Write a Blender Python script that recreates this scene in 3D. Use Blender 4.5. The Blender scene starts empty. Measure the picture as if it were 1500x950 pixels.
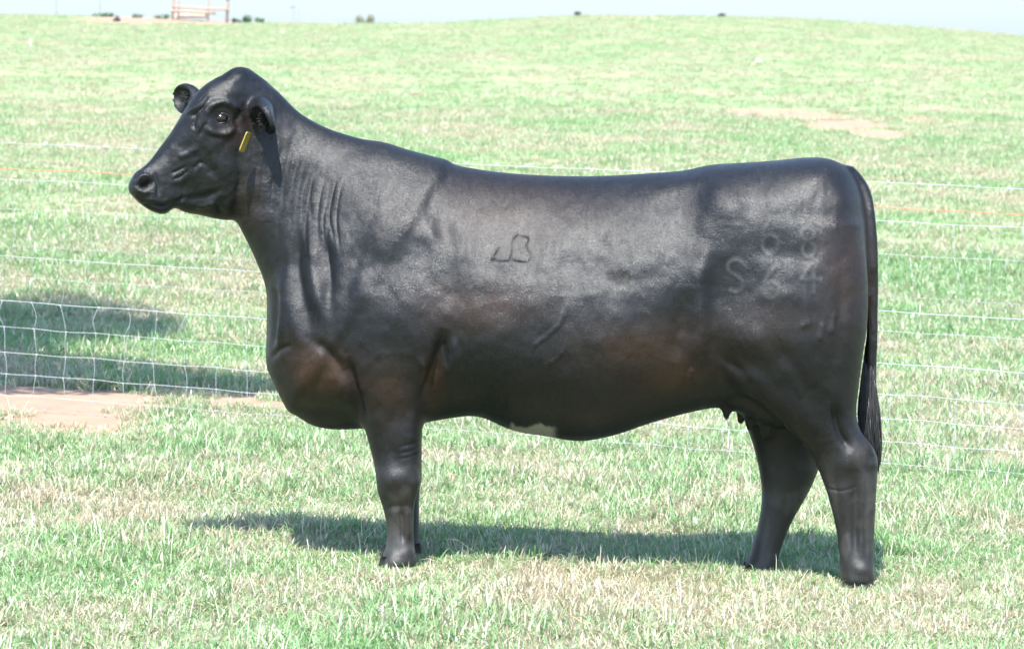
import bpy, bmesh, math, random
import numpy as np
from mathutils import Vector, Matrix
random.seed(7); RNG = np.random.default_rng(7)
R = math.radians
scene = bpy.context.scene
COL = scene.collection

# ------------------------------------------------------------------ camera
PITCH = R(3.5); FPX = 5137.0; CAM = np.array([0.0, -11.0, 1.5])
cam_d = bpy.data.cameras.new('camera'); cam = bpy.data.objects.new('camera', cam_d); COL.objects.link(cam)
cam.location = CAM; cam.rotation_euler = (math.pi/2 - PITCH, 0, 0)
cam_d.sensor_width = 36; cam_d.lens = 36*FPX/1500; cam_d.clip_end = 5000
cam_d.dof.use_dof = True; cam_d.dof.focus_distance = 10.9; cam_d.dof.aperture_fstop = 10
scene.camera = cam

# ------------------------------------------------------------------ light
SUN_EL, SUN_AZ = R(61), R(9)      # azimuth: from behind the camera (-y) towards the left (-x)
sdir = Vector((-math.sin(SUN_AZ)*math.cos(SUN_EL), -math.cos(SUN_AZ)*math.cos(SUN_EL), math.sin(SUN_EL)))
sun_d = bpy.data.lights.new('sun', 'SUN'); sun = bpy.data.objects.new('sun', sun_d); COL.objects.link(sun)
sun_d.energy = 3.9; sun_d.angle = R(0.6); sun_d.color = (1.0, 0.965, 0.90)
sun.rotation_euler = sdir.to_track_quat('Z', 'Y').to_euler(); sun.location = (-6, -15, 25)
w = bpy.data.worlds.new('World'); scene.world = w; w.use_nodes = True
nt = w.node_tree; nt.nodes.clear()
wo = nt.nodes.new('ShaderNodeOutputWorld'); wb = nt.nodes.new('ShaderNodeBackground'); sky = nt.nodes.new('ShaderNodeTexSky')
sky.sky_type = 'NISHITA'; sky.sun_disc = False; sky.sun_elevation = SUN_EL
sky.sun_rotation = math.atan2(sdir.x, sdir.y); sky.air_density = 1.0; sky.dust_density = 0.4; sky.ozone_density = 1.0
wb.inputs['Strength'].default_value = 0.15
tcw = nt.nodes.new('ShaderNodeTexCoord'); sx = nt.nodes.new('ShaderNodeSeparateXYZ'); nt.links.new(tcw.outputs['Generated'], sx.inputs[0])
mrw = nt.nodes.new('ShaderNodeMapRange'); mrw.inputs[1].default_value = .02; mrw.inputs[2].default_value = .30; mrw.inputs[3].default_value = 1; mrw.inputs[4].default_value = 0
nt.links.new(sx.outputs[2], mrw.inputs[0]); mxw = nt.nodes.new('ShaderNodeMix'); mxw.data_type = 'RGBA'; nt.links.new(mrw.outputs[0], mxw.inputs[0])
nt.links.new(sky.outputs[0], mxw.inputs[6]); mxw.inputs[7].default_value = (1.62, 1.90, 2.07, 1)      # pale humid air low over the horizon
nt.links.new(mxw.outputs[2], wb.inputs[0]); nt.links.new(wb.outputs[0], wo.inputs[0])
scene.view_settings.view_transform = 'Standard'; scene.view_settings.look = 'None'
scene.view_settings.gamma = 1.0; scene.view_settings.exposure = 1.72
scene.render.engine = 'CYCLES'
scene.cycles.max_bounces = 6; scene.cycles.transparent_max_bounces = 4

# ------------------------------------------------------------------ projection helpers (photo pixels, 1500 x 950)
CP, SP = math.cos(PITCH), math.sin(PITCH)
def P(px, py, Y):
    px = np.asarray(px, float); py = np.asarray(py, float)
    a = (px-750)/FPX; b = -(py-475)/FPX
    ry = CP + b*SP; rz = -SP + b*CP
    t = (Y - CAM[1])/ry
    return CAM[0]+a*t, CAM[2]+rz*t
def proj(x, y, z):
    dy = y-CAM[1]; dz = z-CAM[2]; dep = dy*CP - dz*SP; up = dy*SP + dz*CP
    dep = np.maximum(dep, 0.05)
    return 750+FPX*(x-CAM[0])/dep, 475-FPX*up/dep

# ------------------------------------------------------------------ object helpers
def new_mesh(name, verts, faces, smooth=True):
    me = bpy.data.meshes.new(name)
    verts = np.asarray(verts, np.float32)
    if isinstance(faces, np.ndarray):
        nf, k = faces.shape
        me.vertices.add(len(verts)); me.vertices.foreach_set('co', verts.ravel())
        me.loops.add(nf*k); me.loops.foreach_set('vertex_index', faces.astype(np.int32).ravel())
        me.polygons.add(nf); me.polygons.foreach_set('loop_start', np.arange(0, nf*k, k, dtype=np.int32))
        me.update(calc_edges=True)
    else:
        me.from_pydata([tuple(map(float, v)) for v in verts], [], faces); me.update()
    if smooth: me.polygons.foreach_set('use_smooth', np.ones(len(me.polygons), bool))
    return me
def link(name, me, mat=None, parent=None):
    o = bpy.data.objects.new(name, me); COL.objects.link(o)
    if mat: me.materials.append(mat)
    if parent: o.parent = parent; o.matrix_parent_inverse = Matrix.Translation(parent.location).inverted()
    return o
def tag(o, label=None, cat=None, group=None, kind=None):
    if label: o['label'] = label
    if cat: o['category'] = cat
    if group: o['group'] = group
    if kind: o['kind'] = kind
    return o
def empty(name, loc, label, cat, group=None):
    o = bpy.data.objects.new(name, None); COL.objects.link(o); o.location = loc; o.empty_display_size = .1
    return tag(o, label, cat, group)

def mat_new(name):
    m = bpy.data.materials.new(name); m.use_nodes = True
    n = m.node_tree; b = n.nodes['Principled BSDF']; return m, n, b
def N(n, typ, **kw):
    x = n.nodes.new(typ)
    for k, v in kw.items():
        if k in ('operation', 'data_type', 'blend_type', 'attribute_name', 'noise_dimensions', 'attribute_type', 'feature', 'clamp'): setattr(x, k, v)
        else: x.inputs[k].default_value = v
    return x
def L(n, a, b): n.links.new(a, b)
def mixc(n, fac, a, b):
    m = n.nodes.new('ShaderNodeMix'); m.data_type = 'RGBA'
    for sock, v in ((m.inputs[0], fac), (m.inputs[6], a), (m.inputs[7], b)):
        if hasattr(v, 'links') or hasattr(v, 'is_output'): n.links.new(v, sock)
        else: sock.default_value = v if not isinstance(v, tuple) or len(v) == 4 else (*v, 1)
    return m.outputs[2]
def simple_mat(name, col, rough=.6, metal=0.0, nscale=0, namt=.3, bump=0):
    m, n, b = mat_new(name)
    b.inputs['Base Color'].default_value = (*col, 1); b.inputs['Roughness'].default_value = rough; b.inputs['Metallic'].default_value = metal
    if nscale:
        g = n.nodes.new('ShaderNodeTexCoord'); t = N(n, 'ShaderNodeTexNoise', Scale=nscale, Detail=5.0)
        L(n, g.outputs['Object'], t.inputs['Vector'])
        c2 = tuple(c*(1-namt) for c in col)
        L(n, mixc(n, t.outputs[0], (*c2, 1), (*[min(1, c*(1+namt)) for c in col], 1)), b.inputs['Base Color'])
        if bump:
            bp = N(n, 'ShaderNodeBump', Strength=bump, Distance=.01); L(n, t.outputs[0], bp.inputs['Height']); L(n, bp.outputs[0], b.inputs['Normal'])
    return m

def tube(pts, rad, seg=6):
    """pts (n,3), rad scalar or (n,) -> verts, quad faces (capped by point collapse)"""
    pts = np.asarray(pts, float); n = len(pts); rad = np.broadcast_to(rad, (n,)).astype(float)
    tg = np.gradient(pts, axis=0); tg /= np.linalg.norm(tg, axis=1, keepdims=True)+1e-9
    ref = np.array([0, 0, 1.0]) if abs(tg[0, 2]) < .8 else np.array([1.0, 0, 0])
    u = np.cross(tg, ref); u /= np.linalg.norm(u, axis=1, keepdims=True)+1e-9; v = np.cross(tg, u)
    an = np.linspace(0, 2*math.pi, seg, endpoint=False)
    V = pts[:, None]+rad[:, None, None]*(np.cos(an)[None, :, None]*u[:, None]+np.sin(an)[None, :, None]*v[:, None])
    V = V.reshape(-1, 3)
    i = np.arange(n-1)[:, None]*seg; j = np.arange(seg)[None]
    F = np.stack([i+j, i+(j+1) % seg, i+seg+(j+1) % seg, i+seg+j], -1).reshape(-1, 4)
    V = np.vstack([V, pts[0], pts[-1]])
    a, b = n*seg, n*seg+1
    caps = [[a, (k+1) % seg, k, a] for k in range(seg)]
    F2 = [(a, (k+1) % seg, k) for k in range(seg)]+[(b, (n-1)*seg+k, (n-1)*seg+(k+1) % seg) for k in range(seg)]
    return V, [tuple(f) for f in F.tolist()]+F2
class MB:
    def __init__(s): s.v = []; s.f = []; s.n = 0
    def add(s, V, F):
        V = np.asarray(V, float); s.v.append(V); s.f += [tuple(int(i)+s.n for i in f) for f in F]; s.n += len(V); return s
    def box(s, c, size, rot=None):
        sx, sy, sz = [k/2 for k in size]
        V = np.array([(x, y, z) for x in (-sx, sx) for y in (-sy, sy) for z in (-sz, sz)])
        if rot is not None: V = V@np.array(rot).T
        V = V+np.array(c)
        return s.add(V, [(0, 1, 3, 2), (4, 6, 7, 5), (0, 4, 5, 1), (2, 3, 7, 6), (0, 2, 6, 4), (1, 5, 7, 3)])
    def build(s, name, mat, parent=None, smooth=True):
        return link(name, new_mesh(name, np.vstack(s.v), s.f, smooth), mat, parent)

# ------------------------------------------------------------------ smooth value noise for numpy
def vnoise(x, y, seed=0):
    xi = np.floor(x).astype(np.int64); yi = np.floor(y).astype(np.int64); fx = x-xi; fy = y-yi
    fx = fx*fx*(3-2*fx); fy = fy*fy*(3-2*fy)
    def h(a, b):
        k = (a*374761393+b*668265263+seed*974711) & 0xffffffff
        k = ((k ^ (k >> 13))*1274126177) & 0xffffffff
        return ((k ^ (k >> 16)) & 0xffff)/65535.0
    return (h(xi, yi)*(1-fx)+h(xi+1, yi)*fx)*(1-fy)+(h(xi, yi+1)*(1-fx)+h(xi+1, yi+1)*fx)*fy
def fbm(x, y, seed=0, oct=4):
    s = 0; a = 1; t = 0
    for o in range(oct):
        s = s+a*vnoise(x*2**o, y*2**o, seed+o*17); t += a; a *= .5
    return s/t
def sstep(a, b, x):
    t = np.clip((x-a)/(b-a), 0, 1); return t*t*(3-2*t)

# ------------------------------------------------------------------ terrain
CREST_Y = 110.0
_skx = np.array([-900, 0, 150, 250, 340, 500, 650, 750, 850, 1000, 1150, 1300, 1400, 1500, 2400], float)
_sky = np.array([30, 21, 24, 27, 32, 35, 34, 28, 22.5, 23.5, 26, 36, 44, 53, 150], float)
def G(x, y):
    x = np.asarray(x, float); y = np.asarray(y, float)
    near = .022-.040*(x-1.063)*np.clip(1-np.abs(x)/60, 0, 1)
    px = 750+FPX*x/((CREST_Y+11)*CP)
    sk = np.interp(px, _skx, _sky)
    a = np.arctan((475-sk)/FPX)-PITCH
    crest = 1.5+np.tan(a)*(CREST_Y+11)
    t = np.clip((y-5)/(CREST_Y-5), 0, 1)
    s = t*sstep(-.02, .12, t)
    z = near*(1-s)+crest*s
    z = z-np.where(y > CREST_Y, ((y-CREST_Y)/60.)**2*2.2, 0)
    z = np.maximum(z, -14)
    z = z+(fbm(x*.35+50, y*.35+50, 3, 3)-.5)*.05*sstep(2.5, 8, np.abs(y)+np.abs(x)*.6)*(1-sstep(80, 100, y))
    return z
def hit(px, py):
    """ground point seen at a photo pixel"""
    a = (px-750)/FPX; b = -(py-475)/FPX; ry = CP+b*SP; rz = -SP+b*CP
    Y = np.concatenate([np.arange(-3, 30, .02), np.arange(30, 112, .1)])
    t = (Y+11)/ry; x = a*t; z = 1.5+rz*t
    below = np.nonzero(z <= G(x, Y))[0]
    i = below[0] if len(below) else len(Y)-1
    return float(x[i]), float(Y[i]), float(G(x[i], Y[i]))

# bare soil patches: (cx, cy, rx, ry, strength) measured on the picture, laid on the ground
SOIL = [(60, 590, 230, 19, 1.0), (250, 595, 190, 9, 1.0), (90, 622, 150, 9, .8), (120, 612, 110, 14, .9), (230, 585, 150, 9, .9), (20, 575, 60, 12, 1), (320, 575, 110, 5, .7), (400, 640, 70, 9, .5),
        (290, 553, 50, 6, .8), (900, 645, 80, 7, .75), (990, 650, 45, 6, .6), (1470, 677, 60, 11, .75), (1130, 165, 62, 6, .8), (1240, 184, 62, 9, .95), (1290, 198, 45, 9, .95), (1345, 175, 35, 7, .6),
        (1385, 182, 40, 8, .45), (1190, 172, 50, 5, .8), (220, 29, 125, 6, 1.3), (320, 33, 40, 4, 1.1), (300, 30, 50, 4, 1.1), (1015, 60, 10, 3, .8), (1300, 470, 45, 9, .5), (1230, 110, 40, 4, .35),
        (350, 612, 60, 6, .5), (70, 195, 60, 5, .35), (770, 635, 60, 5, .4), (150, 635, 100, 8, .55), (1050, 735, 60, 7, .3)]
def soil_mask(x, y, z):
    px, py = proj(x, y, z); m = np.zeros_like(px)
    wob = fbm(x*1.9+9, y*1.1+3, 21, 4)
    for cx, cy, rx, ry, s in SOIL:
        d = ((px-cx)/rx)**2+((py-cy)/ry)**2
        m = np.maximum(m, s*(1-sstep(.35, 1.5, d+(wob-.5)*2.6)))
    m = np.where(y < -12, 0, m)
    gen = sstep(.62, .72, fbm(x*.55+3, y*.28+71, 33, 4))*.35
    return np.clip(np.maximum(m, gen), 0, 1)

rows = np.concatenate([np.linspace(-29, -3, 30)[:-1], np.linspace(-3, 14, 330)[:-1], 14+(np.geomspace(1, 120, 300)-1)])
rows = np.concatenate([rows, np.linspace(135, 900, 40)])
us = np.linspace(-1, 1, 460); us = np.sign(us)*(np.abs(us)*.35+np.abs(us)**4*1.0)
YY, UU = np.meshgrid(rows, us, indexing='ij'); XX = UU*(YY+31)*.62
ZZ = G(XX, YY)
nr, nc = XX.shape
idx = np.arange(nr*nc).reshape(nr, nc)
GF = np.stack([idx[:-1, :-1], idx[:-1, 1:], idx[1:, 1:], idx[1:, :-1]], -1).reshape(-1, 4)
gme = new_mesh('ground', np.stack([XX, YY, ZZ], -1).reshape(-1, 3), GF)
at = gme.attributes.new('soil', 'FLOAT', 'POINT'); at.data.foreach_set('value', soil_mask(XX, YY, ZZ).ravel().astype(np.float32))

GREEN_A, GREEN_B = (.165, .315, .095), (.235, .395, .160)
STRAW_A, STRAW_B = (.36, .31, .19), (.52, .46, .33)
SOILC_A, SOILC_B = (.25, .165, .115), (.36, .26, .195)
gm, n, b = mat_new('ground_soil_and_turf')
geo = n.nodes.new('ShaderNodeNewGeometry')
att = N(n, 'ShaderNodeAttribute', attribute_name='soil')
n1 = N(n, 'ShaderNodeTexNoise', Scale=.55, Detail=7.0, Roughness=.62); L(n, geo.outputs['Position'], n1.inputs['Vector'])
n2 = N(n, 'ShaderNodeTexNoise', Scale=22.0, Detail=4.0, Roughness=.65); L(n, geo.outputs['Position'], n2.inputs['Vector'])
n3 = N(n, 'ShaderNodeTexNoise', Scale=4.5, Detail=5.0, Roughness=.6); L(n, geo.outputs['Position'], n3.inputs['Vector'])
def ramp(n, src, a, b_, lo=0., hi=1.):
    r = n.nodes.new('ShaderNodeMapRange'); r.inputs[1].default_value = a; r.inputs[2].default_value = b_; r.inputs[3].default_value = lo; r.inputs[4].default_value = hi
    L(n, src, r.inputs[0]); return r.outputs[0]
gr = mixc(n, n2.outputs[0], (.120, .205, .085, 1), (.205, .310, .150, 1))
st = mixc(n, n2.outputs[0], (*[c*.58 for c in STRAW_A], 1), (*[c*.66 for c in STRAW_B], 1))
turf = mixc(n, ramp(n, n1.outputs[0], .42, .66, 0, .8), gr, st)
turf = mixc(n, ramp(n, n3.outputs[0], .45, .62, 0, .5), turf, st)
soil = mixc(n, n3.outputs[0], (*SOILC_A, 1), (*SOILC_B, 1))
soil = mixc(n, ramp(n, n2.outputs[0], .3, .6, .35, 0), soil, (.20, .125, .075, 1))
ad = N(n, 'ShaderNodeMath', operation='ADD'); L(n, att.outputs['Fac'], ad.inputs[0]); L(n, ramp(n, n2.outputs[0], .3, .7, -.25, .25), ad.inputs[1])
L(n, mixc(n, ramp(n, ad.outputs[0], .3, .6), turf, soil), b.inputs['Base Color'])
b.inputs['Roughness'].default_value = .95; b.inputs['Specular IOR Level'].default_value = .1
bp = N(n, 'ShaderNodeBump', Strength=.5, Distance=.03); L(n, n2.outputs[0], bp.inputs['Height']); L(n, bp.outputs[0], b.inputs['Normal'])
ground = link('ground', gme, gm); tag(ground, kind='structure')

# ------------------------------------------------------------------ grass (stuff, geometry-node instances)
def grass_material():
    m = bpy.data.materials.new('grass_blades'); m.use_nodes = True; n = m.node_tree; n.nodes.clear()
    out = n.nodes.new('ShaderNodeOutputMaterial'); geo = n.nodes.new('ShaderNodeNewGeometry')
    bl = N(n, 'ShaderNodeAttribute', attribute_name='bl'); tip = N(n, 'ShaderNodeAttribute', attribute_name='tip'); ob = n.nodes.new('ShaderNodeObjectInfo')
    n1 = N(n, 'ShaderNodeTexNoise', Scale=.55, Detail=6.0, Roughness=.62); L(n, geo.outputs['Position'], n1.inputs['Vector'])
    n3 = N(n, 'ShaderNodeTexNoise', Scale=3.2, Detail=3.0); L(n, geo.outputs['Position'], n3.inputs['Vector'])
    p = ramp(n, n1.outputs[0], .36, .64, -.26, .47); q = ramp(n, n3.outputs[0], .3, .7, -.22, .22)
    a1 = N(n, 'ShaderNodeMath', operation='ADD'); L(n, p, a1.inputs[0]); L(n, q, a1.inputs[1])
    a2 = N(n, 'ShaderNodeMath', operation='ADD'); L(n, bl.outputs['Fac'], a2.inputs[0]); L(n, a1.outputs[0], a2.inputs[1])
    dry = ramp(n, a2.outputs[0], .50, .60)
    gcol = mixc(n, ob.outputs['Random'], (*GREEN_A, 1), (*GREEN_B, 1))
    gcol = mixc(n, ramp(n, bl.outputs['Fac'], 0, .4, .55, 0), gcol, (.21, .36, .17, 1))
    scol = mixc(n, ob.outputs['Random'], (*STRAW_A, 1), (*STRAW_B, 1))
    scol = mixc(n, ramp(n, bl.outputs['Fac'], .86, .97), scol, (.60, .55, .42, 1))
    col = mixc(n, dry, gcol, scol)
    d = n.nodes.new('ShaderNodeBsdfDiffuse'); t = n.nodes.new('ShaderNodeBsdfTranslucent'); g = n.nodes.new('ShaderNodeBsdfGlossy'); g.inputs['Roughness'].default_value = .42
    g.inputs['Color'].default_value = (.8, .85, .85, 1)
    L(n, col, d.inputs[0]); L(n, col, t.inputs[0])
    m1 = n.nodes.new('ShaderNodeMixShader'); m1.inputs[0].default_value = .42; L(n, d.outputs[0], m1.inputs[1]); L(n, t.outputs[0], m1.inputs[2])
    m2 = n.nodes.new('ShaderNodeMixShader'); m2.inputs[0].default_value = .07; L(n, m1.outputs[0], m2.inputs[1]); L(n, g.outputs[0], m2.inputs[2])
    L(n, m2.outputs[0], out.inputs[0]); return m
GM = grass_material()
def tuft(name, nb, rad, hmin, hmax, wid, flop, straw=None, seed=0):
    r = np.random.default_rng(seed); V = []; F = []; BL = []; TP = []
    k = 0
    for i in range(nb):
        a = r.uniform(0, 2*math.pi); rr = rad*math.sqrt(r.uniform()); base = np.array([rr*math.cos(a), rr*math.sin(a), -.01])
        h = r.uniform(hmin, hmax); th = r.uniform(0, 2*math.pi); lean = r.uniform(.1, 1)**1.0*flop
        dirv = np.array([math.cos(th), math.sin(th), 0]); side = np.array([-math.sin(th+r.uniform(-1, 1)), math.cos(th), 0]); side /= np.linalg.norm(side)
        wd = wid*r.uniform(.6, 1.3); b_ = r.uniform() if straw is None else (straw if r.uniform() < .9 else .2)
        for s, wf in ((0, .8), (.4, 1.0), (.75, .7)):
            c = base+dirv*lean*h*s**1.7+np.array([0, 0, h*(s-.30*lean*s*s)])
            V += [c-side*wd*wf/2, c+side*wd*wf/2]; TP += [s, s]; BL += [b_, b_]
        V.append(base+dirv*lean*h*1.0+np.array([0, 0, h*(1-.42*lean)])); TP.append(1); BL.append(b_)
        F += [(k, k+1, k+3, k+2), (k+2, k+3, k+5, k+4), (k+4, k+5, k+6)]; k += 7
    me = new_mesh(name, np.array(V), F)
    for nm, ar in (('bl', BL), ('tip', TP)):
        A = me.attributes.new(nm, 'FLOAT', 'POINT'); A.data.foreach_set('value', np.array(ar, np.float32))
    me.materials.append(GM)
    return bpy.data.objects.new(name, me)
kinds = bpy.data.collections.new('grass_kinds')
NK = 10
for i in range(5): kinds.objects.link(tuft('a%d_grass_tuft' % i, 52, .068, .018, .062, .0040, 1.35, seed=i))
for i in range(3): kinds.objects.link(tuft('b%d_grass_tuft' % i, 26, .045, .035, .090, .0042, 1.0, straw=None if i else .1, seed=20+i))
for i in range(2): kinds.objects.link(tuft('c%d_straw_stems' % i, 4, .06, .06, .14, .0024, 1.4, straw=.97, seed=40+i))

FEET = [(float(P(px, py, Y)[0]), Y) for px, py, Y in ((1257, 862, -.165), (1108, 846, .15), (580, 835, -.165), (597, 812, .165))]
pts = []; scl = []; rot = []; kid = []
def scatter(d0, d1, dens, side, s0, s1, straw_p, tall_p, soilcut=1.0):
    area = (d1-d0)*(.146*(d0+d1)*side); cnt = int(area*dens)
    d = np.sqrt(RNG.uniform(d0*d0, d1*d1, cnt)); x = RNG.uniform(-1, 1, cnt)*.146*side*d; y = d-11
    z = G(x, y); m = soil_mask(x, y, z)
    clump = fbm(x*1.7+20, y*1.7+20, 60, 3)
    keep = (RNG.uniform(size=cnt) > m*1.15*soilcut) & (RNG.uniform(size=cnt) < .35+1.3*clump)
    x, y, z, clump, m = x[keep], y[keep], z[keep], clump[keep], m[keep]; c = len(x)
    k = RNG.integers(0, 5, c); u = RNG.uniform(size=c)
    k = np.where(u < tall_p*sstep(.4, .65, clump)*2, RNG.integers(5, 8, c), k); k = np.where(u > 1-straw_p, RNG.integers(8, 10, c), k)
    k = np.where((k >= 5) & (k < 8) & (m > .2), 0, k)
    tr = np.ones(c)
    for fx, fy in FEET: tr = np.minimum(tr, .58+.42*sstep(.06, .17, np.hypot(x-fx, (y-fy+.07)*.7)))      # trampled round the hooves
    pts.append(np.stack([x, y, z], -1)); scl.append(RNG.uniform(s0, s1, c)*(.75+.5*clump)*(1-.35*m)*tr)
    rot.append(np.stack([RNG.normal(0, .12, c), RNG.normal(0, .12, c), RNG.uniform(0, 6.28, c)], -1)); kid.append(k)
scatter(8.0, 12.2, 1000, 1.9, .85, 1.25, .05, .20)
scatter(12.2, 17, 620, 1.9, .85, 1.35, .035, .22)
scatter(17, 27, 290, 1.7, 1.0, 1.6, .02, .22)
scatter(27, 50, 95, 1.6, 1.0, 1.6, .01, .12)
scatter(50, 121, 20, 1.5, .9, 1.7, .0, .06, 1.5)
pts = np.vstack(pts); scl = np.concatenate(scl); rot = np.vstack(rot); kid = np.concatenate(kid)
print('tufts', len(pts))
pm = bpy.data.meshes.new('grass'); pm.vertices.add(len(pts)); pm.vertices.foreach_set('co', pts.astype(np.float32).ravel())
for nm, ty, ar, f in (('ts', 'FLOAT', scl, 'value'), ('tr', 'FLOAT_VECTOR', rot, 'vector'), ('tk', 'INT', kid, 'value')):
    A = pm.attributes.new(nm, ty, 'POINT'); A.data.foreach_set(f, (ar.astype(np.int32) if ty == 'INT' else ar.astype(np.float32)).ravel())
grass = link('grass', pm); pm.materials.append(GM)
tag(grass, 'short green and straw coloured pasture grass covering the whole field', 'grass', kind='stuff')
ng = bpy.data.node_groups.new('grass_instances', 'GeometryNodeTree')
ng.interface.new_socket('Geometry', in_out='INPUT', socket_type='NodeSocketGeometry'); ng.interface.new_socket('Geometry', in_out='OUTPUT', socket_type='NodeSocketGeometry')
gi = ng.nodes.new('NodeGroupInput'); go = ng.nodes.new('NodeGroupOutput'); iop = ng.nodes.new('GeometryNodeInstanceOnPoints'); ci = ng.nodes.new('GeometryNodeCollectionInfo')
ci.inputs['Collection'].default_value = kinds; ci.inputs['Separate Children'].default_value = True; ci.inputs['Reset Children'].default_value = True
def named(nm, dt):
    a = ng.nodes.new('GeometryNodeInputNamedAttribute'); a.data_type = dt; a.inputs['Name'].default_value = nm; return a.outputs['Attribute']
L(ng, gi.outputs[0], iop.inputs['Points']); L(ng, ci.outputs[0], iop.inputs['Instance']); iop.inputs['Pick Instance'].default_value = True
L(ng, named('tk', 'INT'), iop.inputs['Instance Index'])
L(ng, named('tr', 'FLOAT_VECTOR'), iop.inputs['Rotation']); L(ng, named('ts', 'FLOAT'), iop.inputs['Scale']); L(ng, iop.outputs[0], go.inputs[0])
grass.modifiers.new('instances', 'NODES').node_group = ng

# ================================================================== THE COW
h = 0.0065
gx = np.arange(-1.30, 1.24, h, dtype=np.float32); gy = np.arange(-.44, .44, h, dtype=np.float32); gz = np.arange(-.01, 1.70, h, dtype=np.float32)
FLD = np.full((len(gx), len(gy), len(gz)), 0.5, np.float32)
def smooth_interp(A, m):
    A = np.asarray(A, float); nn = len(A); t = np.linspace(0, nn-1, m); i = np.clip(t.astype(int), 0, nn-2); f = (t-i)[:, None]
    p0 = A[np.maximum(i-1, 0)]; p1 = A[i]; p2 = A[i+1]; p3 = A[np.minimum(i+2, nn-1)]
    m1 = (p2-p0)/2; m2 = (p3-p1)/2
    return (2*f**3-3*f**2+1)*p1+(f**3-2*f**2+f)*m1+(-2*f**3+3*f**2)*p2+(f**3-f**2)*m2
def smin(a, b, k):
    hh = np.maximum(k-np.abs(a-b), 0)/k; return np.minimum(a, b)-hh*hh*k*.25
def ruled(st, y0, k, pad=.09, m=90):
    """st rows: ux,uy,lx,ly (px), b (px half width), n, taper, yc (px from y0)"""
    S = smooth_interp(st, m)
    YD = y0+S[:, 7]/467; ux, uz = P(S[:, 0], S[:, 1], YD); lx, lz = P(S[:, 2], S[:, 3], YD); B = np.maximum(S[:, 4], 1)/467; NN = S[:, 5]; TA = S[:, 6]; YC = y0+S[:, 7]/467
    X0, X1 = min(ux.min(), lx.min())-pad, max(ux.max(), lx.max())+pad; Z0, Z1 = min(uz.min(), lz.min())-pad, max(uz.max(), lz.max())+pad
    ix = slice(max(0, int((X0-gx[0])/h)), min(len(gx), int((X1-gx[0])/h)+2)); iz = slice(max(0, int((Z0-gz[0])/h)), min(len(gz), int((Z1-gz[0])/h)+2))
    Y0_, Y1_ = (YC-B*1.3).min()-pad, (YC+B*1.3).max()+pad
    iy = slice(max(0, int((Y0_-gy[0])/h)), min(len(gy), int((Y1_-gy[0])/h)+2))
    X, Z = np.meshgrid(gx[ix].astype(float), gz[iz].astype(float), indexing='ij')
    bt = np.full(X.shape, -1.); bv = np.full(X.shape, 9.)
    g = []
    for i in range(m):
        dx, dz = lx[i]-ux[i], lz[i]-uz[i]; ln = math.hypot(dx, dz)
        g.append((dx*(Z-uz[i])-dz*(X-ux[i]))/ln)
    sg = np.sign(((lx[0]-ux[0])*(((uz+lz)/2)[m//4]-uz[0])-(lz[0]-uz[0])*(((ux+lx)/2)[m//4]-ux[0])))
    for i in range(m-1):
        c = (g[i]*sg >= 0) & (g[i+1]*sg < 0)
        if not c.any(): continue
        f = g[i][c]/(g[i][c]-g[i+1][c])
        Ux = ux[i]+(ux[i+1]-ux[i])*f; Uz = uz[i]+(uz[i+1]-uz[i])*f; Lx = lx[i]+(lx[i+1]-lx[i])*f; Lz = lz[i]+(lz[i+1]-lz[i])*f
        v = 2*((X[c]-Ux)*(Lx-Ux)+(Z[c]-Uz)*(Lz-Uz))/((Lx-Ux)**2+(Lz-Uz)**2)-1
        ob = bv[c]; better = np.abs(v) < np.abs(ob)
        tt = bt[c]; tt[better] = (i+f)[better]; ob[better] = v[better]; bt[c] = tt; bv[c] = ob
    out = bt < 0
    e0 = -g[0]*sg; e1 = g[-1]*sg; cx0, cz0 = (ux[0]+lx[0])/2, (uz[0]+lz[0])/2; cx1, cz1 = (ux[-1]+lx[-1])/2, (uz[-1]+lz[-1])/2
    first = (X-cx0)**2+(Z-cz0)**2 < (X-cx1)**2+(Z-cz1)**2
    E = np.where(out, np.maximum(np.where(first, e0, e1), .0001), 0)
    for sel, i in ((out & first, 0), (out & ~first, m-1)):
        bt[sel] = i; bv[sel] = (2*((X[sel]-ux[i])*(lx[i]-ux[i])+(Z[sel]-uz[i])*(lz[i]-uz[i]))/((lx[i]-ux[i])**2+(lz[i]-uz[i])**2)-1)
    t = np.clip(bt, 0, m-1); ar = np.arange(m)
    f1 = lambda A: np.interp(t, ar, A).astype(np.float32)
    b_, n_, ta, yc = f1(B), f1(NN), f1(TA), f1(YC); a_ = f1(np.hypot(lx-ux, lz-uz)/2); V = bv.astype(np.float32)
    b_ = b_*np.clip(1+ta*np.clip(V, -1, 1), .25, 2)
    av = np.abs(V)[:, None, :]; n3 = n_[:, None, :]; b3 = b_[:, None, :]; a3 = a_[:, None, :]
    wv = np.abs(gy[iy][None, :, None]-yc[:, None, :])/b3
    rho = (av**n3+wv**n3)**(1/n3)+1e-5
    gr_ = np.sqrt(((av/rho)**(n3-1)/a3)**2+((wv/rho)**(n3-1)/b3)**2)+1e-3
    f = (rho-1)/gr_
    e3 = E.astype(np.float32)[:, None, :]
    f = np.where(e3 > 0, np.sqrt(np.maximum(f, 0)**2+e3**2), f)
    sub = FLD[ix, iy, iz]; FLD[ix, iy, iz] = smin(sub, f.astype(np.float32), k)
def V_(x, t, b, w, n=2.3, ta=.15, yc=0): return (x, t, x, b, w, n, ta, yc)     # vertical station
def H_(y, x0, x1, w, yc=0, n=2.3, ta=0): return (x0, y, x1, y, w, n, ta, yc)  # horizontal station

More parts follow.
